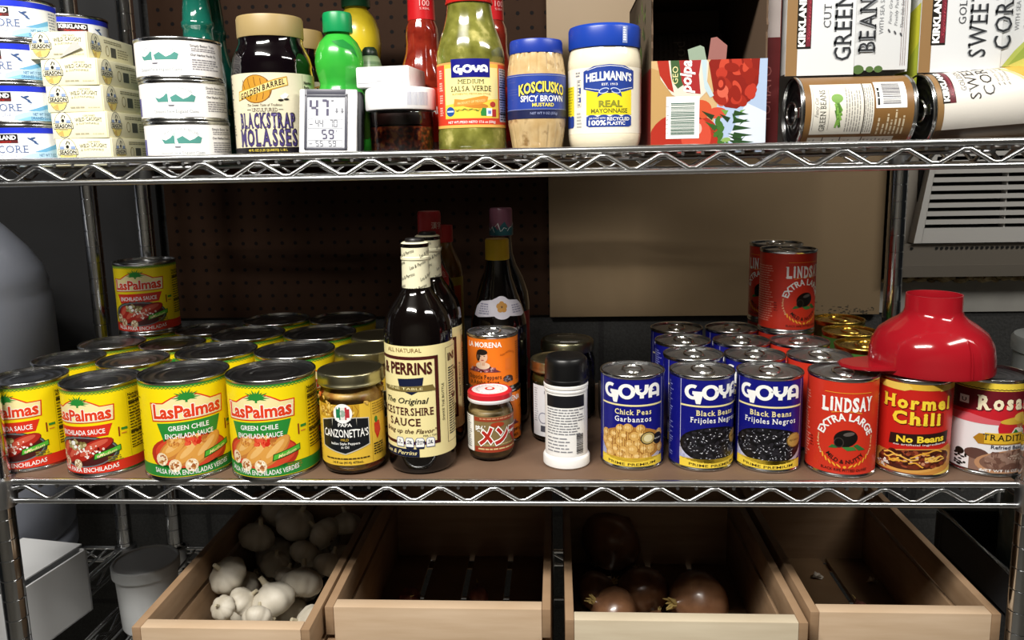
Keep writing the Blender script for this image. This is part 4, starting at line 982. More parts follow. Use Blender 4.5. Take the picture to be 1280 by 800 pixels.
# ------------------------------------------------------------------ top shelf
# flat tuna cans, four high
def tuna():
    L = Lab(); TB = M('#1f33c8', .34, name='print_bright_blue'); NV = M('#5a6e98', .4)
    L.rect(-140, 35.5, 140, 41.5, TB, 1)
    L.rect(-29, 25.5, 4, 34.5, K, 2); L.rect(-29, 25, 4, 28, M('#5c1a1c', .4), 2.2); L.text('KIRKLAND', -12.5, 28.8, 4.6, WH, 3, w=30, bold=.04); L.text('Signature', -12.5, 25.4, 2.3, RED, 3, w=20, sh=.4)
    L.text('ALBACORE', -18, 14.5, 8.4, NV, 2, w=62, ser=True); L.text('SOLID WHITE TUNA', -20, 9, 3.6, M('#a9b4cc', .4), 2, w=46)
    for i, (x, y) in enumerate(((16, 29), (19, 27), (21, 24.6))): L.ell(x, y, 3.6-i*.6, .9, M('#3a5688', .4), 2+i*.02, 12, -.5)
    L.ell(21, 25, 3, 3, M('#d8e2f0', .4), 1.6, 14); L.ell(18, 30, 3, 1, M('#3a5688', .4), 2.1, 12, .3)
    L.poly([(4, 4), (44, 4), (44, 24), (36, 21), (26, 15), (14, 13), (6, 10)], M('#b8dcf2', .38), 1); L.poly([(18, 15), (30, 19), (44, 24), (44, 19), (30, 15)], M('#6fb2dc', .38), 1.4); L.poly([(4, 4), (44, 4), (44, 7), (20, 9)], M('#8cc6e8', .38), 1.3)
    L.text('NET WT 7 OZ', 32, 10, 3.2, M('#3f6a94', .4), 2, w=18, bold=.01); L.text('DRAINED 5.6 OZ', 32, 5.8, 3.2, M('#3f6a94', .4), 2, w=22, bold=.01)
    L.rect(44, 4, 62, 34, M('#e8e8ea', .4), 1); L.para(45.5, 5, 60, 33, 3.1, M('#8890a4', .4), 2, .45); L.rect(44, 4, 60, 8, M('#3f6a94', .4), 2.2)
    return L
tc_ = thing('tuna_can', 29, 47, ZT, 'white and blue tuna can at the bottom of the front stack at left', 'can', face_cam(29, 47, -.28), 'front stack of tuna cans')
can_body(tc_, 42.4, 44.6, tab=False); cyl_label(tc_, 42.4, Lab().merge(tuna(), 0, -.8), 3.2, 40.8, M('#f3f4f8', .36))
for k, (dx, f, l) in enumerate(((-1, -.3, 'second tuna can from the bottom of the front stack'), (-4, -.36, 'third tuna can from the bottom of the front stack'), (1, -.2, 'topmost tuna can of the front stack, above the cream boxes'))):
    dup(tc_, 29+dx, 47+k, ZT+44.6*(k+1), face_cam(29, 47, f), l)
for k, l in enumerate(('tuna can at the bottom of the rear stack behind the cream boxes', 'second tuna can from the bottom of the rear stack', 'third tuna can from the bottom of the rear stack', 'topmost tuna can of the rear stack, its blue rim above the cream boxes')):
    dup(tc_, 33, 150, ZT+44.6*k, .9, l, 'rear stack of tuna cans')
# cream fish boxes
CB = M('#efe9c6', .42, name='cream_board')
def season(wd, ht, small=False):
    L = Lab(); k = ht/29.; x0 = 13 if not small else 17
    OW = M('#f4efd2', .4); BK = M('#232323', .4)
    L.ell(x0, 15, 10.2, 14, BK, 1, 28); L.ell(x0, 15, 9.7, 13.5, OW, 1.4, 28)
    L.poly([(x0-9, 9), (x0-9.4, 12), (x0+9.4, 12), (x0+9, 9), (x0+5, 3), (x0, 1.8), (x0-5, 3)], M('#e6d178', .4), 1.6); L.poly([(x0-7, 6), (x0-1, 9), (x0, 2), (x0-3, 2.4)], M('#c8a860', .4), 1.8)
    L.rect(x0-8.8, 16, x0-4, 20, M('#8aa0c8', .4), 1.7); L.rect(x0+4, 16, x0+8.8, 20, M('#8aa0c8', .4), 1.7)
    L.ell(x0, 19.5, 1.8, 2, BK, 2, 12); L.stroke([(x0-1.5, 22), (x0+.5, 25.5), (x0+2.6, 24), (x0+2.2, 22)], 1.1, BK, 2)
    L.rect(x0-11.2, 10.4, x0+11.2, 17, BK, 2.4); L.rect(x0-10.6, 11, x0+10.6, 16.4, OW, 2.6); L.text('SEASON', x0, 11.6, 4.2, BK, 3, w=19.4, bold=.045); L.rect(x0-5, 9.2, x0+5, 9.9, M('#8a8a80', .4), 2.4)
    if small:
        L.ell(42, 13, 4, 6, M('#9a8a50', .4), 1, 14); L.ell(42, 13, 3, 5, OW, 1.3, 14); L.rect(50, 7, 62, 18, M('#5a5a52', .4), 1); L.para(36, 21, 86, 25, 2.2, M('#8a8468', .4), 1, .5); L.para(66, 6, 96, 18, 2.8, M('#a8a080', .4), 1, .5)
    else:
        L.text('CERTIFIED', wd*.68, 23.6, 2, M('#8a8a78', .4), 2, w=14); L.text('WILD CAUGHT', wd*.66, 17.4, 4.2, M('#4a4a44', .4), 2, w=31, ser=True, warp=lambda x, y: (x, y+1.6*cos(x/11)))
        L.text('& SUSTAINABLE', wd*.64, 14, 2.2, M('#8a8a78', .4), 2, w=26, warp=lambda x, y: (x, y+1.4*cos(x/11))); L.para(26, 3, 42, 5.6, 2.6, M('#a8a288', .4), 1, .6); L.para(46, 3, 60, 5.2, 2.4, M('#c8c2a0', .4), 1, .5)
    return L
sb = thing('sardine_box', 76, 28, ZT, 'cream sardine box at the bottom of the stack of five', 'box', .02, 'cream boxes in one stack')
bm = BM(); box(bm, 0, 64, 0, 105, 0, 28.6, bev=.5)
sc = obj('carton', bm, CB, sb)
season(64, 28.6).build('front_print', sc, on_flat((0, 0, 0)), None); season(105, 28.6, True).build('side_print', sc, on_flat((64, 0, 0), (0, 1, 0)), None)
bm = BM(); box(bm, 62.2, 63.2, -.15, .1, .6, 28, bev=0); obj('flap_edge', bm, M('#d6cd9c', .5), sc)
for k, (x, y, a, l) in enumerate(((74, 28, .0, 'second cream sardine box from the bottom of the stack'), (72, 27, .015, 'middle cream sardine box of the stack of five'), (69.5, 27, -.01, 'second cream sardine box from the top of the stack'), (60, 25, .06, 'topmost cream sardine box, shifted left with a peeling grey flap'))):
    o = dup(sb, x, y, ZT+28.6*(k+1), a, l)
bm = BM(); v = [bm.verts.new(p) for p in ((32, -.6, .5), (58.5, -2.6, 11), (50, -.5, 18.5))]; f = bm.faces.new(v); r = bmesh.ops.extrude_face_region(bm, geom=[f]); bmesh.ops.translate(bm, vec=(0, -.4, 0), verts=[q for q in r['geom'] if isinstance(q, bmesh.types.BMVert)])
tag(obj('peeling_flap', bm, M('#b4b2ac', .6, name='grey_board'), o), 'torn grey flap of card')
# white clam cans
def clam():
    L = Lab(); G = M('#4f8f86', .4)
    L.poly([(-17, 24), (-12, 22.5), (-7, 25), (-4, 28), (0, 24), (6, 27), (13, 22), (18, 24), (22, 27), (26, 25), (24, 19), (-14, 19)], G, 1); L.poly([(-2.2, 18.5), (1.4, 18.5), (-2.6, 32)], WH, 1.5); L.stroke([(-2.6, 18), (-2.6, 31)], .5, G, 1.8); L.poly([(-3, 16), (4, 16), (3, 14.5), (-2, 14.5)], M('#6a6a74', .4), 1.6)
    vs, fs = glyphs('BAR HARBOR', .0, 0); x1 = max(p[0] for p in vs)
    L.raw([((30+p[1]*3.2)*cos(radians(125-72*p[0]/x1))+4, 3+(30+p[1]*3.2)*sin(radians(125-72*p[0]/x1))) for p in vs], fs, M('#b8c0c4', .4), 1)
    L.text('Chopped New England Clams', 4, 7.5, 3.4, M('#7a8890', .4), 1, w=48, ser=True)
    Lg = M('#8f8c92', .4)
    L.text('Simply Better Taste', 53, 33, 2.8, M('#5a585e', .4), 1, w=30, bold=.01)
    L.para(39, 27.5, 72, 31.5, 2, Lg, 1, .5); L.text('Our Harbor Foods Co.', 54, 23.4, 2.6, M('#4a484e', .4), 1, w=32, bold=.02); L.para(39, 7, 74, 20, 2.4, Lg, 1, .5)
    L.rect(-52, 5, -44, 24, M('#5c5aa0', .4), 1); L.para(-70, 6, -54, 34, 3, Lg, 1, .4)
    return L
wc = thing('clam_can', 215, 56, ZT, 'white can with a green sailboat print at the bottom of its stack of three', 'can', face_cam(215, 56, -.26), 'white sailboat cans in one stack')
can_body(wc, 46.2, 44.2, tab=False); cyl_label(wc, 46.2, Lab().merge(clam(), 0, 1), 4.0, 40.2, M('#f4f1f0', .38))
dup(wc, 213.5, 56, ZT+44.2, face_cam(213, 56, -.3), 'white can with a green sailboat print in the middle of its stack'); dup(wc, 212, 56, ZT+88.4, face_cam(212, 56, -.55), 'white can with a green sailboat print on top of its stack')
# green bottles behind
gm = M('#14584a', .1, coat=.5, name='green_glass')
gb = thing('green_bottle', 203, 131, ZT, 'tall green glass bottle behind the white sailboat cans', 'bottle', 0, 'green glass bottles')
bottle(gb, [(0, 1), (24, 1), (27.5, 4), (28, 100), (26, 118), (19, 140), (17.5, 150), (17, 158), (18.6, 160), (18.6, 166), (17, 168), (16, 182), (13, 205), (13, 232), (0, 232)], gm)
bm = BM(); lathe(bm, [(13.5, 222), (14.6, 223), (14.4, 240), (0, 240)], 32); obj('cap', bm, M('#14342c', .4), gb)
Lab().text('OLIVE OIL', 0, 60, 8, CRM, 1, w=36).build('label', gb, on_cyl(28.1), 4, base=(-40, 40, 25, 90, M('#1f6a50', .4)))
g2_ = dup(gb, 195, 197, ZT, .4, 'second green glass bottle, darker, behind and right of the first'); g2_.scale = (.78, .78, 1)
# pale carton jar with a white label
pk = thing('plastic_jug', 244, 188, ZT, 'grey translucent jug with a white label between sailboat cans and molasses', 'jug', face_cam(240, 187, .1))
bm = BM(); lathe(bm, [(0, .8), (24, .8), (26.6, 4), (26.6, 104), (24, 124), (16, 140), (12, 146), (12, 152), (0, 152)], 44); obj('body', bm, M('#7f8480', .35, name='grey_plastic_jug'), pk)
bm = BM(); lathe(bm, [(12.4, 148), (14, 148.5), (14, 162), (0, 162)], 32); obj('cap', bm, M('#c8c8c4', .4), pk)
L = Lab(); tk = M('#55595a', .45); L.text('ORGANICS', 2, 66, 7, tk, 1, w=46); L.ell(8, 52, 12, 3, M('#34383a', .45), 1, 14, .2); L.text('Organic', 4, 24, 8, tk, 1, w=40); L.para(-34, 8, 34, 20, 3, tk, 1, .4); L.rect(-30, 38, -8, 44, tk, 1)
L.build('label', pk, on_cyl(26.7), 4, base=(-40, 40, 4, 84, M('#a9aeae', .45)))
# molasses jars
mol_lid = M('#a08a5c', .45, name='tan_lid')
def molasses():
    L = Lab(); PU = M('#453a6e', .4); OG = M('#c08a2a', .4)
    L.ell(-8, 62, 17.5, 15, M('#7a4a14', .4), 1, 26); L.ell(-8, 62, 16.6, 14.2, OG, 1.3, 26)
    for i in range(-2, 3): L.stroke([(-8+i*7+1.5*sin(k), 49.5+abs(i)*1.6+k*(25-abs(i)*3)/5) for k in range(6)], .7, M('#6a3d10', .4), 1.6)
    L.poly([(-32, 50), (-31, 60), (-10, 64.5), (12, 72), (26, 75.5), (27, 66), (10, 61), (-12, 54.5)], M('#b88a1e', .4), 2); L.poly([(-31, 51.2), (-30, 59), (-9.5, 63.4), (12, 70.8), (25.2, 74), (26, 66.6), (10, 62.2), (-12, 55.6)], M('#ecd08a', .4), 2.2)
    L.text('GOLDEN BARREL', -2.5, 59.4, 6, K, 3, w=51, bold=.03, ser=True, warp=lambda x, y: (x, y+.3*x+.6*sin(x/9)))
    L.poly([(17, 54), (23, 58), (27, 56), (24, 52), (20, 51)], M('#e8e4dc', .4), 2.4); L.ell(18, 50, 3, 1.2, K, 2.5, 8); L.ell(24, 51, 3, 1.1, K, 2.5, 8)
    L.text('The Sweet Taste of Tradition', 0, 43.8, 2.8, M('#4a3a2a', .4), 2, w=38, sh=.35); L.text('UNSULFURED', 0, 38, 4.2, M('#4a4038', .4), 2, w=28, ser=True); L.rect(-20, 40, -15, 40.5, K, 2); L.rect(15, 40, 20, 40.5, K, 2)
    for s, y, w_, h in (('BLACKSTRAP', 20.8, 63, 16), ('MOLASSES', 1.6, 66, 18)):
        L.text(s, 0, y, h, PU, 2.6, w=w_, bold=.02, ser=True); L.text(s, .5, y+.3, h, K, 2.0, w=w_+1.2, bold=.045, ser=True)
    L.rect(45, 40, 45.3, 78, M('#8a8470', .4), 1); L.text('Nutrition', 54, 68, 3.4, K, 2, w=14, bold=.03); L.text('Facts', 51.5, 63, 3.4, K, 2, w=9, bold=.03); L.para(47, 30, 76, 60, 3.2, M('#5a5648', .4), 2, .4); L.para(-80, 6, -44, 76, 3.2, M('#6a6656', .4), 2, .4)
    return L
mo = thing('molasses_jar', 316, 62, ZT, 'dark molasses jar with tan lid and cream label, left of the thermometer', 'jar', face_cam(316, 62, -.26), 'tan lidded molasses jars')
mp_ = [(0, .8), (36, .8), (42, 3), (44.4, 9), (44.4, 92), (43, 100), (43.6, 104), (42, 112), (38.5, 120), (35, 127), (34.6, 134), (0, 134)]
bottle(mo, mp_, M('#0a0508', .06, coat=.7, name='molasses_glass'), 60)
bm = BM(); lathe(bm, [(33, 132.5), (35.6, 133), (36, 135), (36, 153), (35, 155.6), (33, 156), (0, 156)], 96, rf=lambda a, z: 1+.005*(1 if int(a/(2*pi)*96) % 2 else -1) if 136 < z < 153 else 1); obj('lid', bm, mol_lid, mo, sharp=50)
molasses().build('label', mo, on_cyl(44.5), 4, base=(-92, 92, 0, 79, M('#d6cfb4', .42)), loc=(0, 0, 14))
L = Lab(); L.text('40 FL OZ (1.25 QUARTS) 1.18 L', 0, 1.2, 2.6, M('#d8c04a', .4), 1, w=44, bold=.02); L.build('volume_strip', mo, on_cyl(44.5), 4, base=(-92, 92, 0, 5, M('#141018', .4)), loc=(0, 0, 8.6))
dup(mo, 311, 155, ZT, .5, 'second tan lidded molasses jar, mostly hidden behind the front one')
# lime and lemon juice bottles
def fruit_bottle(name, x, y, k, body, cap, label, cat='bottle', kz=1):
    t = thing(name, x, y, ZT, label, cat, face_cam(x, y, 0))
    P = [(0, .8), (29, .8), (34, 4), (35.5, 16), (36, 38), (33, 56), (27, 70), (23.2, 79), (22.6, 83), (24, 89), (26.2, 98), (27, 107), (25.6, 118), (21, 128), (15.5, 134), (12.8, 136.5), (12.6, 141), (0, 141)]
    bm = BM(); lathe(bm, [(r*k, z*kz) for r, z in P], 52); obj('body', bm, body, t, sharp=70)
    bm = BM(); lathe(bm, [(12*k, 138*kz), (16*k, 138.3*kz), (16.4*k, 140*kz), (16*k, 157*kz), (15*k, 159.4*kz), (13*k, 160*kz), (0, 159.6*kz)], 80, rf=lambda a, z: 1+(.02 if int(a/(2*pi)*80) % 4 < 2 and 141*kz < z < 156*kz else 0)); obj('cap', bm, cap, t, sharp=50)
    return t, P
lm_mat = noise_mat('lime_green_plastic', '#2c9a34', '#43b83c', 9, .22, coat=.4, p0=.4, p1=.6)
lt, lpf = fruit_bottle('lime_juice_bottle', 392, 64, 1, lm_mat, M('#0e8a4e', .35, name='green_cap'), 'lime green juice bottle with a ribbed green cap behind the thermometer')
L = Lab(); L.poly([(-8, 127), (6, 129), (16, 122), (20, 110), (10, 118), (0, 121)], M('#1f7a34', .25), 1); L.build('leaf_mark', lt, on_rev(interp(lpf), 24), 3, 3)
L = Lab(); L.ell(26, 38, 12, 17, M('#3a5a1e', .4), 1); L.text('LIME', -2, 34, 12, CRM, 1, w=30, bold=.02); L.build('label', lt, on_rev(interp(lpf), 35), 4, 6)
le, _ = fruit_bottle('lemon_juice_bottle', 384, 186, 1.1, M('#d8c02a', .3, coat=.3, name='lemon_plastic'), M('#1c5a3a', .35, name='dark_green_cap'), 'yellow lemon juice bottle with a dark green cap behind the lime one', kz=1.36)
gt = thing('green_bottle', 414, 119, ZT, 'slim pale green tapered bottle with a dark tip, between lemon and chili jar', 'bottle')
bm = BM(); lathe(bm, [(0, .8), (16, .8), (18, 3), (18, 70), (17.6, 84), (16, 100), (12, 116), (9, 121), (0, 121)], 36, rf=lambda a, z: 1+.012*sin(z*1.2)); obj('body', bm, noise_mat('banded_green', '#3e6a3c', '#9fb88c', 14, .35, stretch=(.2, .2, 6), p0=.4, p1=.6), gt)
bm = BM(); lathe(bm, [(9.6, 119), (10, 120), (8.5, 127), (6, 130), (0, 131)], 30); obj('cap', bm, M('#152a1c', .35), gt)
# thermometer
th = thing('digital_thermometer', 386, 22, ZT, 'small digital thermometer with grey display reading 47 and 59 degrees', 'thermometer', .02)
th.rotation_euler = (radians(-9), radians(1.5), .03)
wp = M('#e9e9ea', .35, name='white_casing'); gp = M('#4a4b56', .4, name='grey_bezel')
bm = BM(); box(bm, -31.5, 31.5, -6, 0, 0, 75, bev=1.8); obj('front_casing', bm, wp, th)
bm = BM(); box(bm, -29, 36, -1, 14, 2, 74, bev=3); obj('back_casing', bm, M('#2c2d30', .5, name='dark_casing'), th)
bm = BM()
for q in ((-25.5, -22.5, 9, 74.6), (18.5, 21.5, 9, 70), (-25.5, 21.5, 9, 11.5), (-25.5, 21.5, 66, 69)): box(bm, q[0], q[1], -7.4, -5, q[2], q[3], bev=.5)
box(bm, -23, 19, -7.2, -5, 69, 74.6, bev=.4)
obj('bezel', bm, gp, th)
bm = BM(); box(bm, -23, 19, -6.6, -5.8, 11, 67); sr = obj('display', bm, M('#cfd2d8', .3, name='lcd_grey'), th)
SEG = {'0': 'abcdef', '1': 'bc', '2': 'abged', '3': 'abgcd', '4': 'fgbc', '5': 'afgcd', '6': 'afgedc', '7': 'abc', '8': 'abcdefg', '9': 'abcdfg'}
def seven(L, d, x, y, wd, h, t, mat, z=1):
    g = t*.22
    for s in SEG[d]:
        if s in 'agd':
            yy = {'a': h-t/2, 'g': h/2, 'd': t/2}[s]; L.rect(x+t*.6+g, y+yy-t/2, x+wd-t*.6-g, y+yy+t/2, mat, z)
        else:
            xx = t/2 if s in 'fe' else wd-t/2; a, b = (h/2, h) if s in 'fb' else (0, h/2); L.rect(x+xx-t/2, y+a+g+t*.15, x+xx+t/2, y+b-g-t*.15, mat, z)
L = Lab(); ink = M('#4a4660', .4); ink2 = M('#6f7078', .4)
seven(L, '4', -20, 45, 9.5, 18.5, 2.6, ink); seven(L, '7', -8, 45, 9, 18.5, 2.6, ink); L.ell(4.4, 62, .9, .9, ink2, 1, 8); L.text('F', 6, 60.6, 2.4, ink2, 1, w=1.4)
for x, d in ((9, 1), (15, -1)): L.poly([(x, 49), (x+1.3, 49), (x+1.3, 54), (x, 54)], ink2, 1); L.poly([(x-1, 51), (x+2.4, 51), (x+.7, 48.4)], ink2, 1.2)
for i, d in enumerate('44'): seven(L, d, -13.5+i*4.6, 33.5, 3.8, 8, .8, ink2)
for i, d in enumerate('70'): seven(L, d, 2+i*4.6, 33.5, 3.8, 8, .8, ink2)
L.frame(-21.5, 32, 16, 42.4, .35, M('#a5a8ae', .4), .8)
for i, d in enumerate('59'): seven(L, d, -6.5+i*7.4, 20.5, 6, 10.5, 1.5, ink)
L.text('F', 9.6, 28, 2, ink2, 1, w=1.2)
L.frame(-21.5, 12, 16, 19.4, .35, M('#a5a8ae', .4), .8)
for i, d in enumerate('55'): seven(L, d, -13+i*4.6, 12.6, 3.6, 6.4, .8, ink2)
for i, d in enumerate('59'): seven(L, d, 1+i*4.6, 12.6, 3.6, 6.4, .8, ink2)
for y in (36, 15): L.rect(-20, y, -16.5, y+.8, ink2, 1)
L.build('digits', sr, on_flat((0, -6.6, 0)), None)
# chili flake jar with wide white lid, white plastic box on it
cj = thing('chili_flake_jar', 463, 46, ZT, 'squat jar of dark red chili flakes with a wide white lid', 'jar')
jar_shell([(0, .6), (30, .6), (34, 3), (35, 8), (35, 44), (34, 52), (32, 54)], cj)
fk = noise_mat('chili_flakes', '#3a0e06', '#a03a18', 190, .4, detail=1, p0=.42, p1=.58, c3='#c8803a', kind='noise', bump=.4)
fill([(0, 2.5), (29, 2.5), (33.4, 5), (34.3, 9), (34.3, 33), (0, 34.5)], cj, fk, 'flakes')
fill([(0, 35), (34.2, 35), (34.2, 44), (33, 51), (0, 51)], cj, M('#1c0a06', .3, name='dark_oil'), 'oil')
bm = BM(); lathe(bm, [(33, 50.5), (38, 51), (38.6, 53), (38.6, 72), (37.4, 74), (34, 74.6), (0, 74.2)], 72); wl = obj('lid', bm, wp, cj, sharp=50)
L = Lab(); L.bars(14, 55, 40, 69, M('#c4c6d4', .4), 1); L.build('lid_print', wl, on_cyl(38.6), 3)
wb = thing('plastic_box', 450, 40, ZT+74.7, 'white plastic box lying on the lid of the chili flake jar', 'box', -.12)
bm = BM(); box(bm, -29, 31, -18, 44, 0, 22, bev=2.2); obj('shell', bm, wp, wb)
bm = BM(); box(bm, -27, 29, -18.2, -17.9, 4.6, 5.1); box(bm, -6, 4, -18.3, -17.9, 6.5, 7.2); obj('seam', bm, M('#a9abb4', .4), wb)
# hot sauce bottles
hot = noise_mat('red_pepper_sauce', '#6a1a10', '#84281a', 60, .1, coat=.6, p0=.4, p1=.6)
hs = thing('hot_sauce_bottle', 477, 122, ZT, 'red hot sauce bottle with a red wrapped neck behind the chili flake jar', 'bottle', face_cam(477, 122, .25), 'red hot sauce bottles')
hp = [(0, .8), (25, .8), (28.6, 4), (29, 84), (28, 94), (24, 110), (20.2, 122), (19.2, 132), (19.4, 142), (18.6, 150), (16, 157), (15, 162), (15, 210), (0, 210)]
bottle(hs, hp, hot)
bm = BM(); lathe(bm, [(15.2, 158), (16.2, 158.5), (15.6, 186), (15.2, 200), (16, 201), (15.6, 216), (0, 217)], 40); hc_ = obj('neck_wrap', bm, M('#b3161c', .32, name='red_wrap'), hs)
L = Lab(); L.text('100', 0, 173, 7, M('#e8b0ac', .4), 1, w=12); L.text('% REAL', 0, 169, 2.6, M('#e8b0ac', .4), 1, w=12); L.para(-6, 182, 6, 190, 2.6, M('#d88a88', .4), 1, .5); L.build('wrap_print', hc_, on_cyl(16.2), 3)
Lab().text('HOT SAUCE', 0, 50, 9, WH, 1, w=44, bold=.02).build('label', hs, on_cyl(29.1), 4, base=(-60, 60, 18, 80, RED))
dup(hs, 557, 138, ZT, .8, 'second red hot sauce bottle mostly hidden behind the green salsa bottle')
# green salsa bottle
def salsa():
    L = Lab(); OR_ = M('#e0552a', .38); LY = M('#f6e49a', .38)
    L.rect(-130, 0, 130, 68, M('#d8402a', .38), 0); L.rect(-130, 66, 130, 68, M('#e8a05a', .38), .4); L.rect(-130, 0, 130, 3, M('#eab45a', .38), .4)
    L.rect(-24.5, 9.5, 27.5, 66, M('#eec050', .38), 1); L.poly([(-23.5, 10.5), (26.5, 10.5), (26.5, 62), (-23.5, 62)], LY, 1.3); L.poly([(-23.5, 10.5), (26.5, 10.5), (26.5, 30), (-23.5, 24)], M('#f2cf4a', .38), 1.5)
    L.rect(-16.5, 52, 18, 71, BLU, 3); goya_word(L, -14, 56, .44, WH, 4, 5.4)
    L.text('MEDIUM', 1, 45.4, 4.8, M('#3a4424', .4), 3, w=23, ser=True); L.text('SALSA VERDE', 1, 37.6, 5.8, M('#3a3a1c', .4), 3, w=36, bold=.01, ser=True); L.text('AUTHENTIC MEXICAN STYLE', 1, 34, 2, M('#a8852c', .4), 3, w=34)
    L.poly([(-15, 22), (-14, 30), (-6, 29), (12, 33), (16, 32), (15, 27), (8, 24), (-4, 22.5)], M('#e8923a', .38), 2.2); L.text('PRODUCT OF MEXICO', 1, 25.4, 2.6, LY, 3, w=24, warp=lambda x, y: (x, y+.14*x)); L.ell(4, 23, 12, 3, M('#c8812c', .38), 2, 16, -.1)
    for i in range(14): L.ell(-13+i*1.6, 18.5+random.uniform(-1.5, 1), 1.5, .7, M(random.choice(('#8a8a2c', '#6a7a2a', '#c8a83a')), .4), 2.4+i*.01, 8)
    L.ell(-18.5, 17, 4.4, 5, M('#1f4f9c', .38), 2.4, 18); L.rect(-22, 16.4, -15, 18, M('#cfe0f0', .38), 2.8); L.ell(20.5, 24, 3, 3, M('#b83a2a', .4), 2.4, 14)
    L.poly([(9, 12), (14, 12), (14, 20), (10.5, 20.5), (8.6, 16)], M('#2f8a3f', .4), 2.6); L.rect(14, 12, 19.5, 20, WH, 2.6); L.rect(15.5, 14, 18.5, 17.5, M('#6a8ac8', .4), 2.9); L.rect(19.5, 11, 24, 19, M('#b8322a', .4), 2.6)
    L.text('NET WT./PESO NETO 17.6 oz (500g)', 1, 4.6, 2.6, WH, 3, w=44, bold=.01)
    L.rect(29, 6, 50, 62, M('#c4c6d8', .4), 1)
    for y in (14, 29, 42): L.rect(29, y, 50, y+1, K, 2)
    L.para(30, 7, 49, 61, 2.6, M('#3a3c54', .4), 1.6, .45)
    for k in range(4): L.para(-33, 12+k*13, -27, 22+k*13, 2.4, M('#f0b8a8', .4), 1.5, .6)
    return L
sv = thing('salsa_bottle', 541, 51, ZT, 'tall bottle of green salsa with a red cap and red framed yellow label', 'bottle', face_cam(541, 51, -.04))
sp = [(0, .6), (32, .6), (36, 3), (37.6, 9), (37.6, 26), (37, 28), (37, 100), (37.6, 103), (36.6, 112), (33, 124), (28.6, 136), (25.4, 148), (24, 158), (23.6, 166), (0, 166)]
bottle(sv, sp, noise_mat('green_salsa', '#5c5c22', '#7c7c38', 55, .12, coat=.6, detail=5, p0=.38, p1=.6, c3='#b8b06a'), 56)
bm = BM(); lathe(bm, [(23, 161), (25.4, 161.4), (25.8, 163), (25, 165), (25, 182), (23, 184), (0, 184)], 60); obj('cap', bm, M('#b8231c', .3, name='red_metal_cap'), sv)
Lab().merge(salsa(), kx=1.24).clip(-66, 0, 66, 71).build('label', sv, on_cyl(37.15), 3, base=(-66, 66, 0, 68, M('#d8402a', .38)), loc=(0, 0, 30))
# barrel shaped mustard jar
def mustard():
    L = Lab(); Y2 = M('#f2e05a', .38); NV = M('#1a2148', .38)
    L.rect(-100, 0, 100, 9, NV, 1); L.rect(-100, 9.2, 100, 9.7, M('#8a94c0', .4), 1.4); L.rect(-100, 44, 100, 44.6, M('#8a94c0', .4), 1.4)
    L.text('KOSCIUSKO', 0, 25, 11, NV, 2.4, w=50, bold=.07, warp=lambda x, y: (x+.6, y+4*cos(x/17)-1.6-.5)); L.text('KOSCIUSKO', 0, 25, 11, Y2, 3, w=50, bold=.03, warp=lambda x, y: (x, y+4*cos(x/17)-1.6))
    L.text('ALL NATURAL', 2, 24.6, 1.8, M('#6f8ac0', .4), 2, w=16); L.text('SPICY BROWN', 0, 17.4, 6.4, WH, 3, w=46, bold=.02); L.text('MUSTARD', 0, 12.2, 3.8, Y2, 3, w=22, bold=.025); L.text('NET WT 9 OZ (255g)', 1, 4, 2.6, M('#9aa4d0', .4), 3, w=28)
    for i in range(12): L.rect(-56+random.uniform(0, 26), 12+i*2.6, -54+random.uniform(4, 30), 12.7+i*2.6, M('#4a58a8', .4), 1.2)
    return L
ks = thing('mustard_jar', 613, 46, ZT, 'barrel shaped mustard jar with blue lid and blue label', 'jar', face_cam(613, 46, .22))
kp = [(0, .6), (24, .6), (26.6, 3), (28.4, 14), (30.4, 27), (31.6, 33), (31.6, 36), (31.8, 38), (31.8, 84), (31.4, 86), (31, 90), (29.6, 100), (27.4, 109), (27, 112), (0, 112)]
def staves(a, z): return 1-(.03 if (int(a/(2*pi)*180) % 10 in (0, 1)) and (6 < z < 32 or 88 < z < 108) else 0)
bm = BM(); lathe(bm, [kp[0], kp[1], kp[2], (27.4, 7.5)]+kp[3:10]+[(31.3, 87), (31, 90), (29.6, 100), (27.9, 107), (27.4, 109), (27, 112), (0, 112)], 180, rf=staves); obj('jar_glass', bm, noise_mat('brown_mustard', '#bfa06e', '#cbb083', 70, .14, coat=.5, p0=.35, p1=.6, c3='#8a6a40'), ks, sharp=70)
bm = BM(); lathe(bm, [(26, 106), (28.4, 106.4), (28.8, 108), (28.6, 118), (27.6, 120.4), (25, 121), (0, 120.6)], 64); obj('lid', bm, M('#1f3a9c', .34, name='blue_lid'), ks, sharp=50)
Lab().merge(mustard(), kx=1.08).clip(-70, 0, 70, 46).build('label', ks, on_cyl(31.9), 3, base=(-70, 70, 0, 46, M('#27419c', .36)), loc=(0, 0, 38))
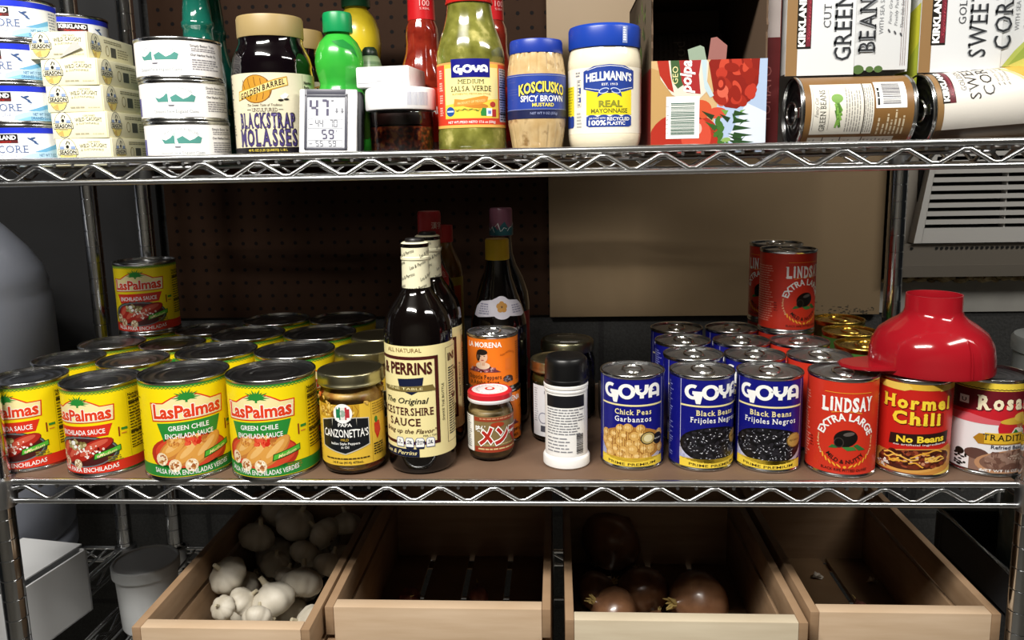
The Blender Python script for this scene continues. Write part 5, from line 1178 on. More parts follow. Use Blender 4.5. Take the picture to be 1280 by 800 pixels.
# mayonnaise jar
def mayo():
    L = Lab(); HB = M('#243f92', .36)
    L.poly([(-26, 46), (-26, 64), (-15, 69), (0, 70.5), (15, 69), (26, 64), (26, 46), (14, 42.5), (0, 41), (-14, 42.5)], HB, 2); L.stroke([(-22, 65), (-12, 68), (0, 69), (12, 68), (22, 65)], .5, WH, 2.6); L.stroke([(-24, 47), (-8, 44), (8, 44), (24, 47)], .5, WH, 2.6)
    L.text("HELLMANN'S", 0, 53.6, 8.2, WH, 3, w=46, bold=.03, warp=lambda x, y: (x, y*(1+.12*cos(x/14))+1.4*cos(x/15)-.6)); L.text('EST. 1913', 0, 49, 2.4, WH, 3, w=15, bold=.01)
    for s in (-1, 1): L.ell(s*5.5, 43.6, 5.2, 2.8, M('#c8d4ec', .4), 3, 16, -s*.3); L.ell(s*5.5, 43.6, 4.2, 2, HB, 3.2, 16, -s*.3); L.poly([(s*4, 42), (s*12, 37), (s*11, 41.5), (s*7, 43)], HB, 2.8)
    L.ell(0, 43.4, 1.8, 1.8, M('#1a2a60', .4), 3.4, 10)
    L.rect(-23, 19, 23, 47, M('#f2de2c', .36), 1); L.text('REAL', 1, 27, 6.8, M('#8a8a2c', .4), 3, w=23, bold=.045); L.text('MAYONNAISE', 0, 21, 4.6, M('#6a6a24', .4), 3, w=36, bold=.02)
    L.poly([(-23, 8), (-23, 17)]+[(-23+46*i/24, 17+2.2*abs(sin(i*pi/6))) for i in range(25)]+[(23, 17), (23, 8), (20, 6.5), (-20, 6.5)], HB, 2)
    L.text('JAR MADE WITH', -12, 14.6, 2, WH, 3, w=16); L.text('100%', -12, 8.4, 5.2, WH, 3, w=17, bold=.03); L.text('RECYCLED', 9, 13, 3.6, WH, 3, w=23, bold=.02); L.text('PLASTIC', 6.5, 8.4, 3.6, WH, 3, w=18, bold=.02)
    gk = M('#8a8a90', .4)
    L.para(-36, 58, -29, 64, 3, gk, 2, .5); L.para(-35, 6, -28, 22, 3.4, M('#b4b4ae', .4), 2, .5); L.frame(-34, 28, -29, 56, .4, gk, 2); L.para(-33, 29, -30, 55, 3.4, gk, 2, .5); L.rect(-31, 33, -29.4, 38, HB, 2.6); L.rect(-31, 42, -29.4, 48, HB, 2.6)
    L.rect(-58, 19, -39, 50, M('#f2de2c', .36), 1); L.para(-56, 20, -40, 49, 3, M('#b0a424', .4), 2, .35); L.poly([(-58, 6.5), (-41, 6.5), (-39, 9), (-39, 18), (-42, 19.5), (-46, 18), (-50, 20), (-58, 18)], HB, 2)
    return L
hm = thing('mayonnaise_jar', 687, 53, ZT, 'white mayonnaise jar with wide blue lid and yellow and blue label', 'jar', face_cam(687, 53, .14))
yp_ = [(0, .8), (30, .8), (35, 3), (38.6, 12), (39.9, 20), (39.6, 21), (39.6, 89), (40, 90), (39.8, 97), (38.6, 104), (36.6, 110), (35.8, 113), (0, 113)]
bm = BM(); lathe(bm, yp_, 60); obj('jar', bm, M('#f0e6cb', .16, coat=.4, name='mayonnaise'), hm, sharp=60)
bm = BM(); lathe(bm, [(35, 110), (38.4, 110.4), (38.8, 112), (38.8, 130), (37.6, 133), (35, 134), (0, 133.6)], 120, rf=lambda a, z: 1+(.006 if int(a/(2*pi)*120) % 2 and 113 < z < 130 else 0)); bl = obj('lid', bm, M('#1b3fa2', .3, name='blue_plastic_lid'), hm, sharp=50)
L = Lab(); L.rect(14, 113, 20, 130, M('#8a9acc', .4), 1); L.para(15, 114, 19, 129, 2.4, WH, 1.5, .6); L.build('lid_print', bl, on_cyl(38.9), 3)
Lab().merge(mayo(), kx=1.1).clip(-62, 0, 62, 70.6).build('label', hm, on_cyl(39.7), 3, base=(-62, 62, 0, 68, M('#f4eedc', .38)), loc=(0, 0, 21))
# torn carton of tomato cans
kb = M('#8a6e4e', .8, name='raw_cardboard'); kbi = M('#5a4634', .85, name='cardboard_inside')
tbx = thing('tomato_can_carton', 735, 32, ZT, 'torn open cardboard carton printed with tomatoes, dark inside', 'carton', 0)
WD, HF, HH, DP = 121, 95, 190, 250
bm = BM()
box(bm, 0, WD, 0, DP, 0, 1.6); box(bm, 0, WD, DP-2, DP, 0, HH); box(bm, 0, WD, 0, DP, HH-2, HH)
def torn(bm, x, top_pts):
    pr_ = [(0., 0.), (DP, 0.), (DP, HH)] + top_pts
    a = [bm.verts.new((x, y, z)) for y, z in pr_]; b = [bm.verts.new((x+1.8, y, z)) for y, z in pr_]
    bm.faces.new(a); bm.faces.new(b[::-1])
    for i in range(len(a)): j = (i+1) % len(a); bm.faces.new((a[i], b[i], b[j], a[j]))
torn(bm, 0, [(30, HH)]+[(random.uniform(-2, 2)+max(0, 6-i*.6), HH-(HH-HF)*i/14) for i in range(15)])
torn(bm, WD-1.8, [(20, HH)]+[(random.uniform(-2, 2), HH-(HH-HF)*i/14) for i in range(15)])
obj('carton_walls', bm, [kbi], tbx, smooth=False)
bm = BM(); box(bm, 0, WD, -1.6, 0, 0, HF); obj('front_panel', bm, kb, tbx)
L = Lab()
L.rect(0, 0, WD, HF, M('#c9a878', .45), 0)
L.poly([(0, 0), (30, 0), (30, 60), (10, 84), (0, 88)], M('#b8935c', .45), .5); L.poly([(60, 0), (WD, 0), (WD, HF), (112, HF), (100, 60), (70, 50)], M('#a9bcd8', .45), .6); L.poly([(80, 10), (WD, 4), (WD, 40), (100, 50)], M('#d3dcea', .45), .7)
TR, TD, TL = M('#a82a1a', .42), M('#84190d', .42), M('#c94a34', .42)
L.ell(36, 12, 38, 30, TR, 1, 30); L.ell(48, 16, 16, 20, TL, 1.2, 22) ; L.ell(50, 24, 4, 6, M('#f0b0a0', .4), 1.4, 14)
L.ell(52, 44, 12, 10, M('#c8502c', .42), 1.2, 18); L.ell(70, 40, 10, 6, TL, 1.3, 16)
for i in range(16):
    a = random.uniform(.3, 2.9); x = random.uniform(64, 96); y = random.uniform(3, 38); l = random.uniform(7, 15)
    L.poly([(x, y), (x+l*cos(a), y+l*.3+l*sin(a)*.6), (x+3, y+5)], M(random.choice(('#2f5a24', '#47752f', '#6d9a44', '#1f3a1c')), .42), 1.8+i*.02)
for i in range(5): L.poly([(86, 6+i*7.6), (109-i*1.5, 9+i*7.2), (88, 12+i*7.6)], M('#24451f', .42), 2.2+i*.01)
for i in range(9): L.ell(72+random.uniform(-6, 10), 5+i*3.4, 5, 2.4, M(random.choice(('#3f6b2a', '#86a85a', '#c8d4a0')), .42), 2.0+i*.01, 12, random.uniform(0, 3))
# dish of chopped tomato
L.poly([(60, 92), (66, 60), (78, 46), (90, 44), (104, 52), (112, 70), (113, HF), (62, HF)], TD, 2.4)
for i in range(26):
    x = random.uniform(70, 106); y = random.uniform(52, 92)
    if (x-88)**2/26**2+(y-80)**2/36**2 < 1: L.ell(x, y, random.uniform(5, 10), random.uniform(3.5, 6), M(random.choice(('#b53524', '#9c2818', '#c4452f', '#8c1e10', '#d0604a')), .4), 2.6+i*.02, 16, random.uniform(0, 3))
L.ell(73, 70, 5, 7, TD, 3.4, 14); L.ell(73, 70, 2.6, 4, TL, 3.5, 12)
# sideways can label
L.poly([(6, HF), (10, 76), (22, 60), (34, 54), (50, 54), (58, 62), (60, 92), (58, HF)], M('#d8d2c4', .42), 2.4); L.poly([(6, HF), (9, 80), (18, 66), (24, 62), (20, 80), (18, HF)], TR, 2.6)
L.poly([(20, HF), (22, 74), (28, 66), (34, 70), (30, HF)], M('#3c5a34', .42), 2.8); L.poly([(29, HF), (32, 74), (37, 62), (52, 60), (50, 80), (52, HF)], M('#a02828', .42), 3)
L.text('polpa', 42, 78, 12, WH, 4, w=34, bold=.03, sh=.2, rot=pi/2); L.text('GEO', 28, 80, 6, CRM, 4, w=18, rot=pi/2)
L.poly([(52, HF), (56, 66), (62, 56), (66, 58), (58, 74), (58, HF)], M('#b8ccd4', .42), 3.2)
L.rect(16, 14, 51, 58, WH, 4.2); L.bars(21, 18, 46, 52, M('#2f5a48', .42), 5, vert=True)
for i in range(7): L.text('0279615'[i], 18.6, 20+i*4.6, 2.4, M('#3a3a3a', .4), 5, rot=pi/2)
L.clip(0, 0, WD, HF).build('front_print', tbx, on_flat((0, -1.6, 0)), None)
# torn tongues of the front, the printed left side and the two cans left inside
for nm, pts, c in (('torn_flap', [(40, HF-1), (58, HF-1), (55, 108), (51, 110), (38, 106)], '#8fa08c'), ('torn_flap', [(59, HF-1), (78, HF-1), (79, 109), (68, 118), (62, 117)], '#93605a')):
    bm = BM(); a = [bm.verts.new((x, -1.2, z)) for x, z in pts]; f = bm.faces.new(a); r = bmesh.ops.extrude_face_region(bm, geom=[f]); bmesh.ops.translate(bm, vec=(0, 1, 0), verts=[q for q in r['geom'] if isinstance(q, bmesh.types.BMVert)]); obj(nm, bm, M(c, .5), tbx)
L = Lab(); L.rect(0, 0, 240, 88, M('#7c1f1a', .45), 0); L.rect(0, 88, 240, HH-4, M('#6a5e4c', .45), 0)
for i in range(60): x = random.uniform(0, 200); y = random.uniform(84, 170); L.poly([(x, y), (x+6, y+12), (x+9, y+2)], M(random.choice(('#3d5a2c', '#6a8a3c', '#24381c')), .45), 1+i*.01)
L.build('side_print', tbx, on_flat((0, 240, 0), (0, -1, 0)), None)
kd = M('#2a2422', .5, name='dark_can')
for i, (x, z, l) in enumerate(((61, 39, 'can lying inside the torn tomato carton, at the bottom'), (61, 117, 'can lying inside the torn tomato carton, on the lower can'))):
    t = thing('tomato_can', 735+6, 32+200, ZT+z, l, 'can', 0, 'cans inside the tomato carton'); t.rotation_euler = (0, pi/2, 0)
    can_body(t, 37.5, 108, tab=False, n=40); L = Lab(); L.text('polpa', 0, 46, 16, M('#8a827a', .5), 1, w=44); L.para(-40, 10, 100, 96, 6, M('#4a423c', .5), 1, .4); cyl_label(t, 37.5, L, 5, 103, M('#5c5650', .5))
# red and white carton behind
rw = thing('red_white_carton', 868, 120, ZT, 'dark red and white carton standing between tomato carton and bean box', 'carton')
bm = BM(); box(bm, -9, 9, -60, 60, 0, 176, bev=.6); rwc = obj('carton', bm, M('#6a1a1c', .5, name='dark_red_board'), rw)
L = Lab(); L.rect(-8, 1, 8, 120, M('#64181a', .5), 0); L.rect(-8, 120, 8, 175, M('#c8bcb8', .5), 0); L.text('TOMATO', 0, 60, 9, M('#a8605c', .5), 1, w=60, rot=pi/2); L.build('front_print', rwc, on_flat((0, -60, 0)), None)

# vegetable can boxes with their cans showing at the bottom
def veg_box(name, x, y, w_, label, top, word1, word2, small, veg):
    t = thing(name, x, y, ZT, label, 'box', 0)
    H_, D_, z0 = 236, 150, 80
    bm = BM(); box(bm, 0, 2, 30, D_, 0, H_); box(bm, w_-2, w_, 30, D_, 0, H_); box(bm, 0, w_, D_-2, D_, 0, H_); box(bm, 0, w_, 0, D_, H_-2, H_); box(bm, 0, 2, 0, 30, z0, H_); box(bm, w_-2, w_, 0, 30, z0, H_)
    obj('carton_walls', bm, M('#c9cbc8', .55, name='white_board'), t, smooth=False)
    bm = BM(); box(bm, 0, w_*.56, -1.4, 0, z0-2, H_); obj('front_panel', bm, M('#d6d8da', .5, name='white_panel'), t)
    bm = BM(); box(bm, w_*.56, w_, -.4, 1, z0+2, H_); obj('front_panel', bm, M('#cccecf', .5, name='white_panel_right'), t)
    L = Lab(); BRN = M('#8a6a42', .5); MR = M('#6b1e2a', .45); LW_ = M('#dfe0e2', .45)
    L.rect(0, 78, 12, H_, BRN, .5)
    L.rect(11, 106, 26, 164, K, 1.5); L.rect(20.5, 108, 25.4, 162, MR, 1.8); L.text('KIRKLAND', 19.4, 135, 7, WH, 2.5, w=54, bold=.05, rot=pi/2); L.text('Signature', 24.6, 135, 3, M('#a83a48', .4), 2.5, w=44, sh=.4, rot=pi/2)
    L.text(small, 46, 127+len(small)*4, 8, M('#4a4c50', .45), 2, w=9.4*len(small)*.86, ser=True, rot=pi/2)
    def big(wd, xx, y0, h, per):
        ln = per*len(wd)
        L.text(wd, xx, y0+ln/2, h, M('#26282c', .45), 2.6, w=ln, ser=True, rot=pi/2); L.text(wd, xx-.5, y0+ln/2-.5, h, M('#8c9094', .45), 2.0, w=ln, bold=.02, ser=True, rot=pi/2)
    big(word1, 68, 93, 18.5, 14.2 if veg == 'bean' else 13.6); big(word2, 93, 100, 18, 13.4 if veg == 'bean' else 17)
    L.build('front_print', t, on_flat((0, -1.4, 0)), None)
    L = Lab(); gk = M('#85888c', .45)
    L.text('WITH SEA SALT', 101, 142, 4.6, gk, 2, w=46, rot=pi/2)
    for k in range(3): L.text(('Fancy Grade', 'Freshly Packed', 'Three Side Servings')[k], 109+k*6.2, 144, 3.4, gk, 2, w=30+k*4, sh=.3, rot=pi/2); L.ell(107+k*6.2, 122-k*2, 1, 2.4, M('#4a4c50', .45), 2, 8, .5)
    if veg == 'bean':
        for x_, r in ((w_*.56+5, 6), (w_*.56+17, 4), (w_*.56+26, 4.5)): L.ell(x_, 83, r, r*.8, M('#4f6a38', .45), 2, 14)
        for k in range(3): L.rect(w_-8+k*2.2, z0+6, w_-7.6+k*2.2, H_, M('#7a5a5a', .45), 2)
    else:
        L.poly([(w_*.56+2, 82), (w_*.56+14, 98), (w_*.56+34, 118), (w_, 128), (w_, 92), (w_*.7, 82)], M('#a9b45a', .45), 1.6); L.poly([(w_*.56+8, 83), (w_*.56+24, 102), (w_, 122), (w_, 104), (w_*.68, 83)], M('#8fa044', .45), 1.8); L.poly([(w_*.6, 82), (w_*.75, 92), (w_*.84, 82)], M('#c8bf62', .45), 2)
    L.build('right_panel_print', t, on_flat((0, -.4, 0)), None)
    if veg == 'corn':
        L = Lab(); L.poly([(0, 0), (120, 0), (120, 120), (90, 112), (40, 60), (20, 0)], M('#c3c23a', .45), 1); L.poly([(60, 0), (120, 0), (120, 80), (90, 60)], M('#a8b23c', .45), 1.4); L.build('side_print', t, on_flat((0, 120, 30), (0, -1, 0)), None)
    return t
veg_box('green_bean_box', 880, 52, 128, 'white green bean box with sideways lettering, torn open over its can', None, 'GREEN', 'BEANS', 'CUT', 'bean')
veg_box('sweet_corn_box', 1019, 52, 150, 'white sweet corn box at the right end with husk picture', None, 'SWEET', 'CORN', 'GOLDEN', 'corn')
def lying_can(name, x, y, z, R, h, label, L, bg, tilt=0, spin=0.):
    """on its side, lid to the left; the print reads upwards, x is the right hand end"""
    t = thing(name, x, y, z, label, 'can')
    t.matrix_world = Matrix.Translation(Vector((x, y, z))*S) @ Matrix.Rotation(-tilt, 4, 'Y') @ Matrix.Rotation(spin, 4, 'X') @ Matrix.Rotation(-pi/2, 4, 'Y')
    can_body(t, R, h, tab=True, lidm=M('#5c5c60', .3, 1.0, name='dark_lid_metal'))
    cyl_label(t, R, L, 4.6, h-4.6, bg, 3)
    return t
L = Lab(); PN = M('#dcd8cc', .42); gk = M('#8f8c86', .42); LT = M('#c8b89a', .42)
L.rect(-25, 55.5, 31, 108, PN, 1); L.rect(-25, 54.5, 31, 55.3, K, 2); L.rect(-25, 45, 31, 54.5, PN, 1)
L.text('GREEN BEANS', 1, 93.5, 6.2, M('#55564e', .42), 3, w=44, ser=True); L.text('Fancy Cut', 4, 101, 4, gk, 3, w=20, sh=.3); L.rect(-20, 90, 24, 90.4, gk, 2); L.rect(-20, 106, 24, 106.4, gk, 2)
for i in range(16):
    a = random.uniform(.05, .5)*random.choice((1, 1, -1)); c = random.uniform(-9, 10); L.stroke([(c-9*cos(a), 81-9*sin(a)), (c, 81.5), (c+9*cos(a), 81+9*sin(a))], 2.2, M(random.choice(('#5c8a34', '#7aa848', '#47702a')), .42), 2.4+i*.02)
L.ell(13, 82, 5, 6, M('#6f9a40', .42), 3, 14)
L.para(-22, 57, 29, 73, 2.7, gk, 2, .4); L.para(-23, 46, 30, 54, 2.2, gk, 2, .45)
L.rect(2, 12, 33, 43, WH, 1); L.bars(6, 18, 31, 36, M('#3a3644', .42), 2); L.para(5, 38, 31, 41.5, 3.4, K, 2, .7)
for v, e in ((40, -8), (35, -14), (31, -4), (27, -10), (23, 0), (19, -8), (15, -6)): L.para(-26, v-3.4, e, v, 3.6, LT, 1, .5, ragged=False)
L.rect(-50, 20, -29, 108, PN, 1)
for v in (92, 74, 52): L.rect(-50, v, -29, v+1, K, 2)
L.para(-48, 22, -31, 106, 4, gk, 1.6, .4)
lying_can('green_bean_can', 1006, 50, ZT+38.2, 38.2, 119, 'brown labelled green bean can lying on its side under the bean box', L, M('#7d5a30', .42), 0, 0)
L = Lab(); PN = M('#ded9d0', .42)
L.rect(-24, 4, 118, 108, PN, .6); L.rect(-120, 4, -24, 114, M('#4a3620', .42), .6); L.rect(-32, 6, -25, 108, M('#3c2a18', .42), .8)
L.rect(4, 96, 54, 109, K, 1.5); L.rect(4, 96.4, 54, 102, M('#5c1c26', .42), 1.8); L.text('KIRKLAND', 28, 102.6, 5.6, WH, 2.5, w=44, bold=.05); L.text('Signature', 28, 97.6, 3, M('#a04050', .42), 2.5, w=36, sh=.4)
L.text('GOLDEN', 32, 84, 5.6, M('#5a5650', .42), 2.5, w=32, ser=True); L.text('SWEET', 36, 71, 11.5, M('#2c2a2a', .42), 2.5, w=60, ser=True); L.text('CORN', 36, 56.5, 12, M('#2c2a2a', .42), 2.5, w=54, ser=True)
for k in range(3): L.text(('with sea salt', 'Super Sweet', 'Vacuum Packed')[k], 40, 50-k*5, 3, M('#a09a90', .42), 2.5, w=34); L.ell(20, 51-k*5, 2, .8, M('#8a857c', .42), 2.5, 8, .4)
L.poly([(60, 36), (40, 34), (20, 20), (4, 6), (26, 6), (60, 20)], M('#dcae4a', .42), 1.4); L.poly([(60, 44), (46, 38), (24, 24), (8, 18), (26, 28), (44, 42)], M('#cfc98e', .42), 1.5); L.poly([(30, 6), (60, 6), (60, 18), (40, 14)], M('#b9b653', .42), 1.6)
lying_can('sweet_corn_can', 1139, 50, ZT+38.2+7.5, 38.2, 119, 'cream sweet corn can lying tilted on its side under the corn box', L, M('#8a6a42', .42), radians(3.6), 0)
bm = BM(); box(bm, 1062, 1150, 24, 90, ZT, ZT+2, mat=None); tag(obj('paper_slip', bm, M('#d9d6cf', .6, name='white_paper')), 'white card slip under the tilted corn can', 'card')
# ------------------------------------------------------------------ bottom shelf
def wood(name, a, b, sx=1.5, rough=.55):
    m = noise_mat(name, a, b, 7, rough, p0=.3, p1=.72, stretch=(sx, 3, 14), detail=5)
    return m
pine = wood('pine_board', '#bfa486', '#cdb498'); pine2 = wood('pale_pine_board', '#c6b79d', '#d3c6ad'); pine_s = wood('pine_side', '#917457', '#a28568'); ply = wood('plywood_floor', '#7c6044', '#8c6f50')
def crate(x, y, w_, d, label, front, side=pine_s, h=136):
    t = thing('wooden_crate', x, y, ZL, label, 'crate', 0, 'wooden crates on the bottom shelf')
    T, F = 10, 17
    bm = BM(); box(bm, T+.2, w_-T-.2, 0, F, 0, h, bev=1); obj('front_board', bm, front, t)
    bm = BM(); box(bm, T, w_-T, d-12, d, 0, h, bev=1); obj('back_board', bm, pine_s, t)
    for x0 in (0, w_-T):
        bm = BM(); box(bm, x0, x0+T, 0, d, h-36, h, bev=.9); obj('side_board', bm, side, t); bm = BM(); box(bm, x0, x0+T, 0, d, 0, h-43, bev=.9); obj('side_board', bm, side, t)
    bm = BM(); n = 4 if w_ > 230 else 3; sw = (w_-2*T-(n-1)*9)/n
    for i in range(n): box(bm, T+i*(sw+9), T+i*(sw+9)+sw, F, d-12, 2, 9, bev=.6)
    for yy in (F+4, d-40): box(bm, T, w_-T, yy, yy+22, 0, 2)
    obj('floor_slats', bm, ply, t)
    return t
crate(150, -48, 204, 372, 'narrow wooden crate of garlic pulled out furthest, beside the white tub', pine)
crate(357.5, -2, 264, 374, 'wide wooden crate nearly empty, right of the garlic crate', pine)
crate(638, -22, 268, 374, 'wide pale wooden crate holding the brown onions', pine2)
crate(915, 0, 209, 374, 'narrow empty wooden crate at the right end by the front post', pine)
# garlic
gw = noise_mat('garlic_skin', '#b3aa98', '#d0c9ba', 22, .55, p0=.35, p1=.65, stretch=(1, 1, .3))
gst = M('#b5ab92', .7, name='garlic_stem')
def garlic_mesh(seed, R):
    random.seed(seed); n = random.choice((8, 9, 10)); ph = random.uniform(0, 6)
    bm = BM()
    P = [(0, -.66), (.2, -.7), (.5, -.68), (.84, -.46), (1, -.08), (.98, .22), (.84, .5), (.58, .72), (.32, .84), (.17, .92), (.14, 1.0)]
    lathe(bm, [(r*R, z*R*.86) for r, z in P], 54, rf=lambda a, z: 1+.06*(abs(sin(n*a/2+ph))**.6*2-1.2)*(1 if abs(z) < R*.6 else .4))
    return bm
GS = 'garlic_bulb'; garl = []
def mk_garlic(seed):
    o = obj(GS, garlic_mesh(seed, 30), gw, None, sharp=80)
    bm = BM(); k = random.uniform(-6, 6); tube(bm, [(0, 0, 22), (k*.3, 1, 29), (k*.7, 2, 36)], [4.6, 3.8, 3.4], 9); obj('stem', bm, gst, o)
    bm = BM()
    for i in range(14):
        a = random.uniform(0, 6.28); tube(bm, [(2*cos(a), 2*sin(a), -16), (5*cos(a), 5*sin(a), -18.6)], .8, 4)
    obj('root_plate', bm, M('#6b5a42', .9, name='garlic_root'), o)
    return o
gp_ = [  # x, y, height above the crate floor, radius, tilt x, tilt y, spin, words
 (250, 113, 64, 30, -.35, -.25, .6, 'large bright garlic bulb in the middle front of the crate'),
 (279, 146, 70, 27.5, -.2, .6, 1.2, 'ribbed garlic bulb behind the big front one, toward the right side'),
 (186, 126, 93, 25, .5, -.5, .2, 'round garlic bulb high against the left side of the crate'),
 (215, 100, 70, 20, .9, -.2, 2.0, 'garlic bulb lying on its side left of the large front bulb'),
 (246, 68, 67, 18.5, -1.0, .5, .4, 'small shiny garlic bulb right behind the front board'),
 (199, 76, 76, 15.5, .4, -.8, .9, 'small garlic bulb at the far left front with a split skin'),
 (313, 72, 57, 23.5, -.6, .9, 3., 'garlic bulb in the front right corner of its crate'),
 (254, 158, 74, 16.5, .1, -.3, 3.5, 'small garlic bulb with its stem up behind the large front bulb'),
 (222, 200, 69, 21, .3, -.2, 1.6, 'dim garlic bulb in the dark gap behind the high left bulb'),
 (263, 210, 80, 23, .8, .4, 2.2, 'dim garlic bulb in the centre of the pile'),
 (305, 188, 74, 22.5, -.5, .4, .1, 'dim garlic bulb by the right side behind the ribbed one'),
 (235, 256, 105, 30, .5, -.3, 1.9, 'large dim garlic bulb on top of the pile in the back centre'),
 (187, 226, 97, 25.5, .2, .3, .8, 'dim garlic bulb on top of the pile toward the back left'),
 (284, 241, 96, 25, .9, .6, 4.0, 'dim garlic bulb with its stem to the right, on the pile at the back'),
 (196, 287, 108, 24.5, .2, .8, .3, 'farthest garlic bulb at the left back of the pile'),
 (309, 268, 98, 23, -.2, .3, 1.3, 'farthest garlic bulb at the right back of the pile')]
low = ['front left', 'front centre', 'front right', 'left, second from the front', 'centre, second from the front', 'right, second from the front', 'left middle', 'centre middle', 'right middle', 'left, second from the back', 'centre, second from the back', 'right, second from the back', 'back left', 'back centre', 'back right']
for i, w_ in enumerate(low):
    gp_.append((190+(i % 3)*62+random.uniform(-3, 3), 36+(i//3)*60+random.uniform(-4, 4), 22, 27.5, random.uniform(-.3, .3), random.uniform(-.3, .3), random.uniform(0, 6), 'garlic bulb on the crate floor under the pile, '+w_))
for i, (x, y, w_) in enumerate(((190, 152, 'left'), (201, 250, 'left back'), (257, 262, 'centre back'), (316, 236, 'right back'), (262, 296, 'against the back board'))):
    gp_.append((x, y, 58, 26, .3, -.3, i, 'garlic bulb in the middle layer of the pile, '+w_))
protos = [mk_garlic(s) for s in (3, 8, 21)]; used = set(); random.seed(5)
for i, (x, y, z, k, a, b, c, l) in enumerate(gp_):
    p = protos[i % 3]
    o = p if i % 3 not in used else dup(p, 0, 0, 0)
    used.add(i % 3)
    k /= 30; o.location = (x*S, y*S, (ZL+9+z)*S); o.rotation_euler = (a, b, c); o.scale = (k, k, k)
    tag(o, l, 'garlic', 'garlic bulbs in the narrow crate')
# onions
on = bpy.data.materials.new('onion_skin')
on = noise_mat('onion_skin', '#6b4832', '#8f6648', 10, .28, coat=.25, p0=.3, p1=.7, stretch=(5, 5, .5), c3='#a8835f')
ont = M('#b9a060', .7, name='dry_onion_tip')
def mk_onion():
    bm = BM(); P = [(0, -.86), (.16, -.87), (.4, -.8), (.74, -.58), (.96, -.2), (1, .05), (.93, .36), (.72, .64), (.44, .82), (.22, .93), (.13, 1.04)]
    lathe(bm, [(r*44, z*42) for r, z in P], 56, rf=lambda a, z: 1+.008*sin(9*a+z*.02)); o = obj('onion', bm, on, None, sharp=80)
    bm = BM()
    for i in range(7):
        a = i*.9; tube(bm, [(3*cos(a), 3*sin(a), 38), (5*cos(a), 5*sin(a), 48), (8*cos(a+.3), 8*sin(a+.3), 55+4*sin(i*2))], [2.6, 2.2, .6], 6)
    obj('dry_tip', bm, ont, o)
    bm = BM()
    for i in range(16):
        a = i*.7; tube(bm, [(2*cos(a), 2*sin(a), -35), (7*cos(a), 7*sin(a), -40)], .7, 4)
    obj('root_tuft', bm, M('#8a7852', .9, name='onion_root'), o)
    return o
on0 = mk_onion()
for i, (x, y, z, k, a, b, c, l) in enumerate([(820, 160, 40, .98, .2, -1.3, .3, 'large shiny brown onion at the front right of the onion crate'), (748, 197, 37, .86, 2.7, .3, 1., 'dark onion with roots in the middle of the onion crate'),
    (704, 141, 36, .78, -.9, .3, 2., 'reddish striped onion at the front left of the onion crate'), (684, 206, 28, .67, .6, .8, .7, 'tan onion behind the striped one by the left side'),
    (712, 322, 45, 1.1, .8, .5, 1.8, 'largest onion at the back left of the onion crate'), (762, 148, 22, .31, -.3, .4, .2, 'small onion with a dry yellow tip between the two front ones')]):
    o = on0 if i == 0 else dup(on0, 0, 0, 0)
    o.location = (x*S, y*S, (ZL+9+z)*S); o.rotation_euler = (a, b, c); o.scale = (k, k, k); tag(o, l, 'onion', 'onions in the wide crate')
# shallots and scraps in the other crates
sh_m = noise_mat('shallot_skin', '#5e2f2a', '#8a5548', 20, .35, coat=.2, stretch=(4, 4, .5))
def shallot():
    bm = BM(); lathe(bm, [(0, -14), (6, -13), (14, -6), (16, 2), (12, 10), (6, 16), (2.4, 22), (1.5, 26), (0, 26)], 30); o = obj('shallot', bm, sh_m, None, sharp=80)
    bm = BM(); tube(bm, [(0, 0, 24), (1, 0, 30), (3, 1, 36)], [1.6, 1.4, .5], 6); obj('dry_tip', bm, ont, o); return o
s0 = shallot()
for i, (x, y, a, b, k, l) in enumerate(((414, 208, .9, .4, 1.0, 'red shallot left of middle in the wide nearly empty crate'), (515, 215, -.7, 1.0, .9, 'red shallot right of middle in the wide nearly empty crate'), (440, 196, 1.2, 1.5, .5, 'tiny shallot beside the larger one in the wide crate'), (1050, 196, 1.2, .5, .75, 'dried shallot on the floor of the right hand crate'))):
    o = s0 if i == 0 else dup(s0, 0, 0, 0)
    o.location = (x*S, y*S, (ZL+9+14.5*k)*S); o.rotation_euler = (a, b, i); o.scale = (k, k, k); tag(o, l, 'shallot', 'shallots in the crates')
pap = M('#c9bdae', .7, name='onion_paper')
for (x, y, r, l) in ((1101, 288, 9, 'white flake of papery skin by the right side of the right hand crate'), (1024, 300, 10, 'flake of papery skin at the back left of the right hand crate'), (1085, 196, 7, 'small flake of papery skin near the front of the right hand crate')):
    bm = BM()
    for i in range(3):
        vs = [bm.verts.new((x+r*cos(k*1.05+i)*(1-.2*i), y+r*.6*sin(k*1.05+i), ZL+11+i*2+2.5*sin(k*2+i))) for k in range(6)]; c = bm.verts.new((x, y, ZL+10+i*1.5))
        for k in range(6): bm.faces.new((c, vs[k], vs[(k+1) % 6]))
    o = obj('papery_skin', bm, pap, None); md = o.modifiers.new('thickness', 'SOLIDIFY'); md.thickness = .0006
    tag(o, l, 'onion skin', 'papery flakes in the right hand crate')
# white tub with lid
tub = thing('plastic_tub', 44, 176, ZL, 'white round plastic tub with a lid between white box and garlic crate', 'tub'); tub.scale = (.89, .89, 1.04)
bm = BM(); lathe(bm, [(0, 1), (38, 1), (40.5, 0), (42.5, 3), (47, 88), (0, 88)], 56); obj('body', bm, M('#d5d7d8', .4, name='tub_plastic'), tub)
bm = BM(); lathe(bm, [(47, 78), (50.5, 78.5), (50.8, 92), (49.4, 93.6), (47, 93.8), (46, 91.4), (0, 91.0)], 56); obj('lid', bm, M('#c9cccd', .45, name='tub_lid'), tub)
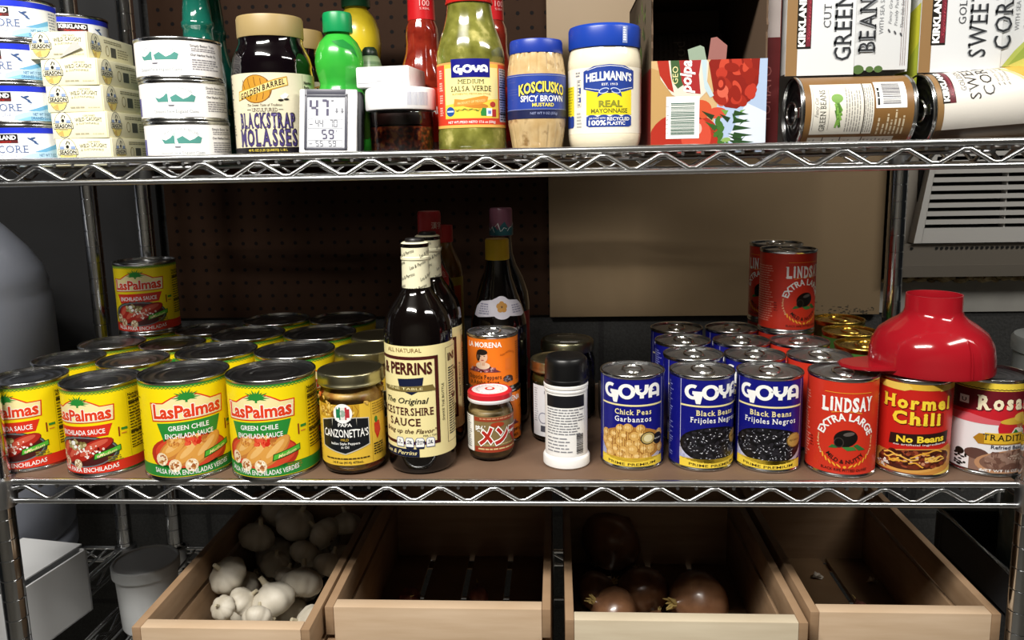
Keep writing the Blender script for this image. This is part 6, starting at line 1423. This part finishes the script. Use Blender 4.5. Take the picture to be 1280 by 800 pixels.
# white cardboard box with a partly open top
wbx = thing('cardboard_box', -75, 130, ZL, 'white cardboard box with its top flap ajar at the lower left', 'box', -.17)
cw = M('#d9dadb', .6, name='white_card')
bm = BM(); box(bm, -3, 0, -54, 78, 0, 96); box(bm, -112, -109, -54, 78, 0, 96); box(bm, -112, 0, -54, -51, 0, 96); box(bm, -112, 0, 75, 78, 0, 96); box(bm, -112, 0, -54, 78, 0, 2); obj('carton', bm, cw, wbx, smooth=False)
bm = BM(); box(bm, -113, -9, -40, 80, 100, 102); obj('lid_flap', bm, cw, wbx, smooth=False)
# big grey jug at the left
jg = thing('water_jug', -305, 300, ZL, 'large pale grey water jug at the left edge behind the white box', 'jug')
bm = BM(); jr = [(0, 4), (112, 4), (132, 10), (142, 30), (143, 60), (138, 66), (143, 74), (144, 180), (140, 188), (145, 198), (145, 330), (141, 338), (146, 348), (145, 452), (141, 462), (143, 474), (136, 498), (118, 528), (92, 560), (66, 588), (44, 606), (32, 616), (32, 640), (0, 640)]
lathe(bm, jr, 64); obj('body', bm, M('#7d818c', .32, name='cloudy_plastic'), jg, sharp=75)
bm = BM(); lathe(bm, [(30, 630), (35, 631), (35, 652), (0, 654)], 40); obj('cap', bm, M('#3a4a6a', .4), jg)
# right of the unit: dark cart with chrome rail, glass jar, tub; pipe on the wall
ct = thing('utility_cart', 1290, 175, 0, 'dark metal cart with a chrome top rail beyond the right front post', 'cart')
dkm = M('#26272a', .45, name='dark_metal')
bm = BM(); box(bm, -104, -98, -100, 102, -215, -160); box(bm, 98, 104, -100, 102, -215, -160); box(bm, -104, 104, -100, -96, -215, -160); box(bm, -104, 104, 98, 102, -215, -160); box(bm, -104, 104, -100, 102, -218, -212); obj('tray', bm, dkm, ct, smooth=False)
bm = BM(); tube(bm, [(-102, -100, -157), (102, -100, -157), (102, 102, -157), (-102, 102, -157)], 4.5, 10, closed=True); obj('rail', bm, chrome, ct)
for sx in (-1, 1):
    for sy in (-98, 100):
        bm = BM(); rod(bm, (sx*100, sy, FLOOR), (sx*100, sy, -160), 8, 12); obj('leg', bm, dkm, ct)
jr_ = thing('glass_jar', 1258, 150, -212, 'tall clear glass jar at the right edge beside the refried bean can', 'jar')
jar_shell([(0, 2), (44, 2), (50, 6), (52, 14), (52, 190), (48, 206), (44, 214), (44, 230), (42, 230)], jr_, glass_mat('aqua_glass', '#c3d0cc', .12))
bm = BM(); lathe(bm, [(44.5, 214), (47, 215), (47, 232), (45, 234), (0, 234)], 56); obj('lid', bm, M('#8a8c8a', .35, 1.0, name='zinc_lid'), jr_)
fill([(0, 5), (43, 5), (50, 14), (50, 120), (0, 122)], jr_, noise_mat('dry_beans', '#5a6660', '#8f9a92', 30, .5))
gtub = thing('storage_tub', 1318, 232, -212, 'translucent grey storage container at the right edge behind the glass jar', 'container')
bm = BM(); lathe(bm, [(0, 1), (56, 1), (60, 4), (64, 300), (67, 302), (67, 318), (64, 322), (0, 324)], 56); obj('body', bm, M('#6c6f6e', .35, name='frosted_plastic'), gtub)
pp = thing('metal_pipe', 1392, 486, FLOOR, 'steel pipe with a black rubber ring behind the cart at lower right', 'pipe')
bm = BM(); lathe(bm, [(0, 0), (11, 0), (11, 1128), (0, 1128)], 24); obj('pipe', bm, chrome_d, pp)
bm = BM(); tube(bm, [(19*cos(k*pi/8), 19*sin(k*pi/8), 905) for k in range(16)], 5, 8, closed=True); lathe(bm, [(10, 900), (17, 900), (17, 910), (10, 910)], 20); obj('rubber_ring', bm, blk, pp)
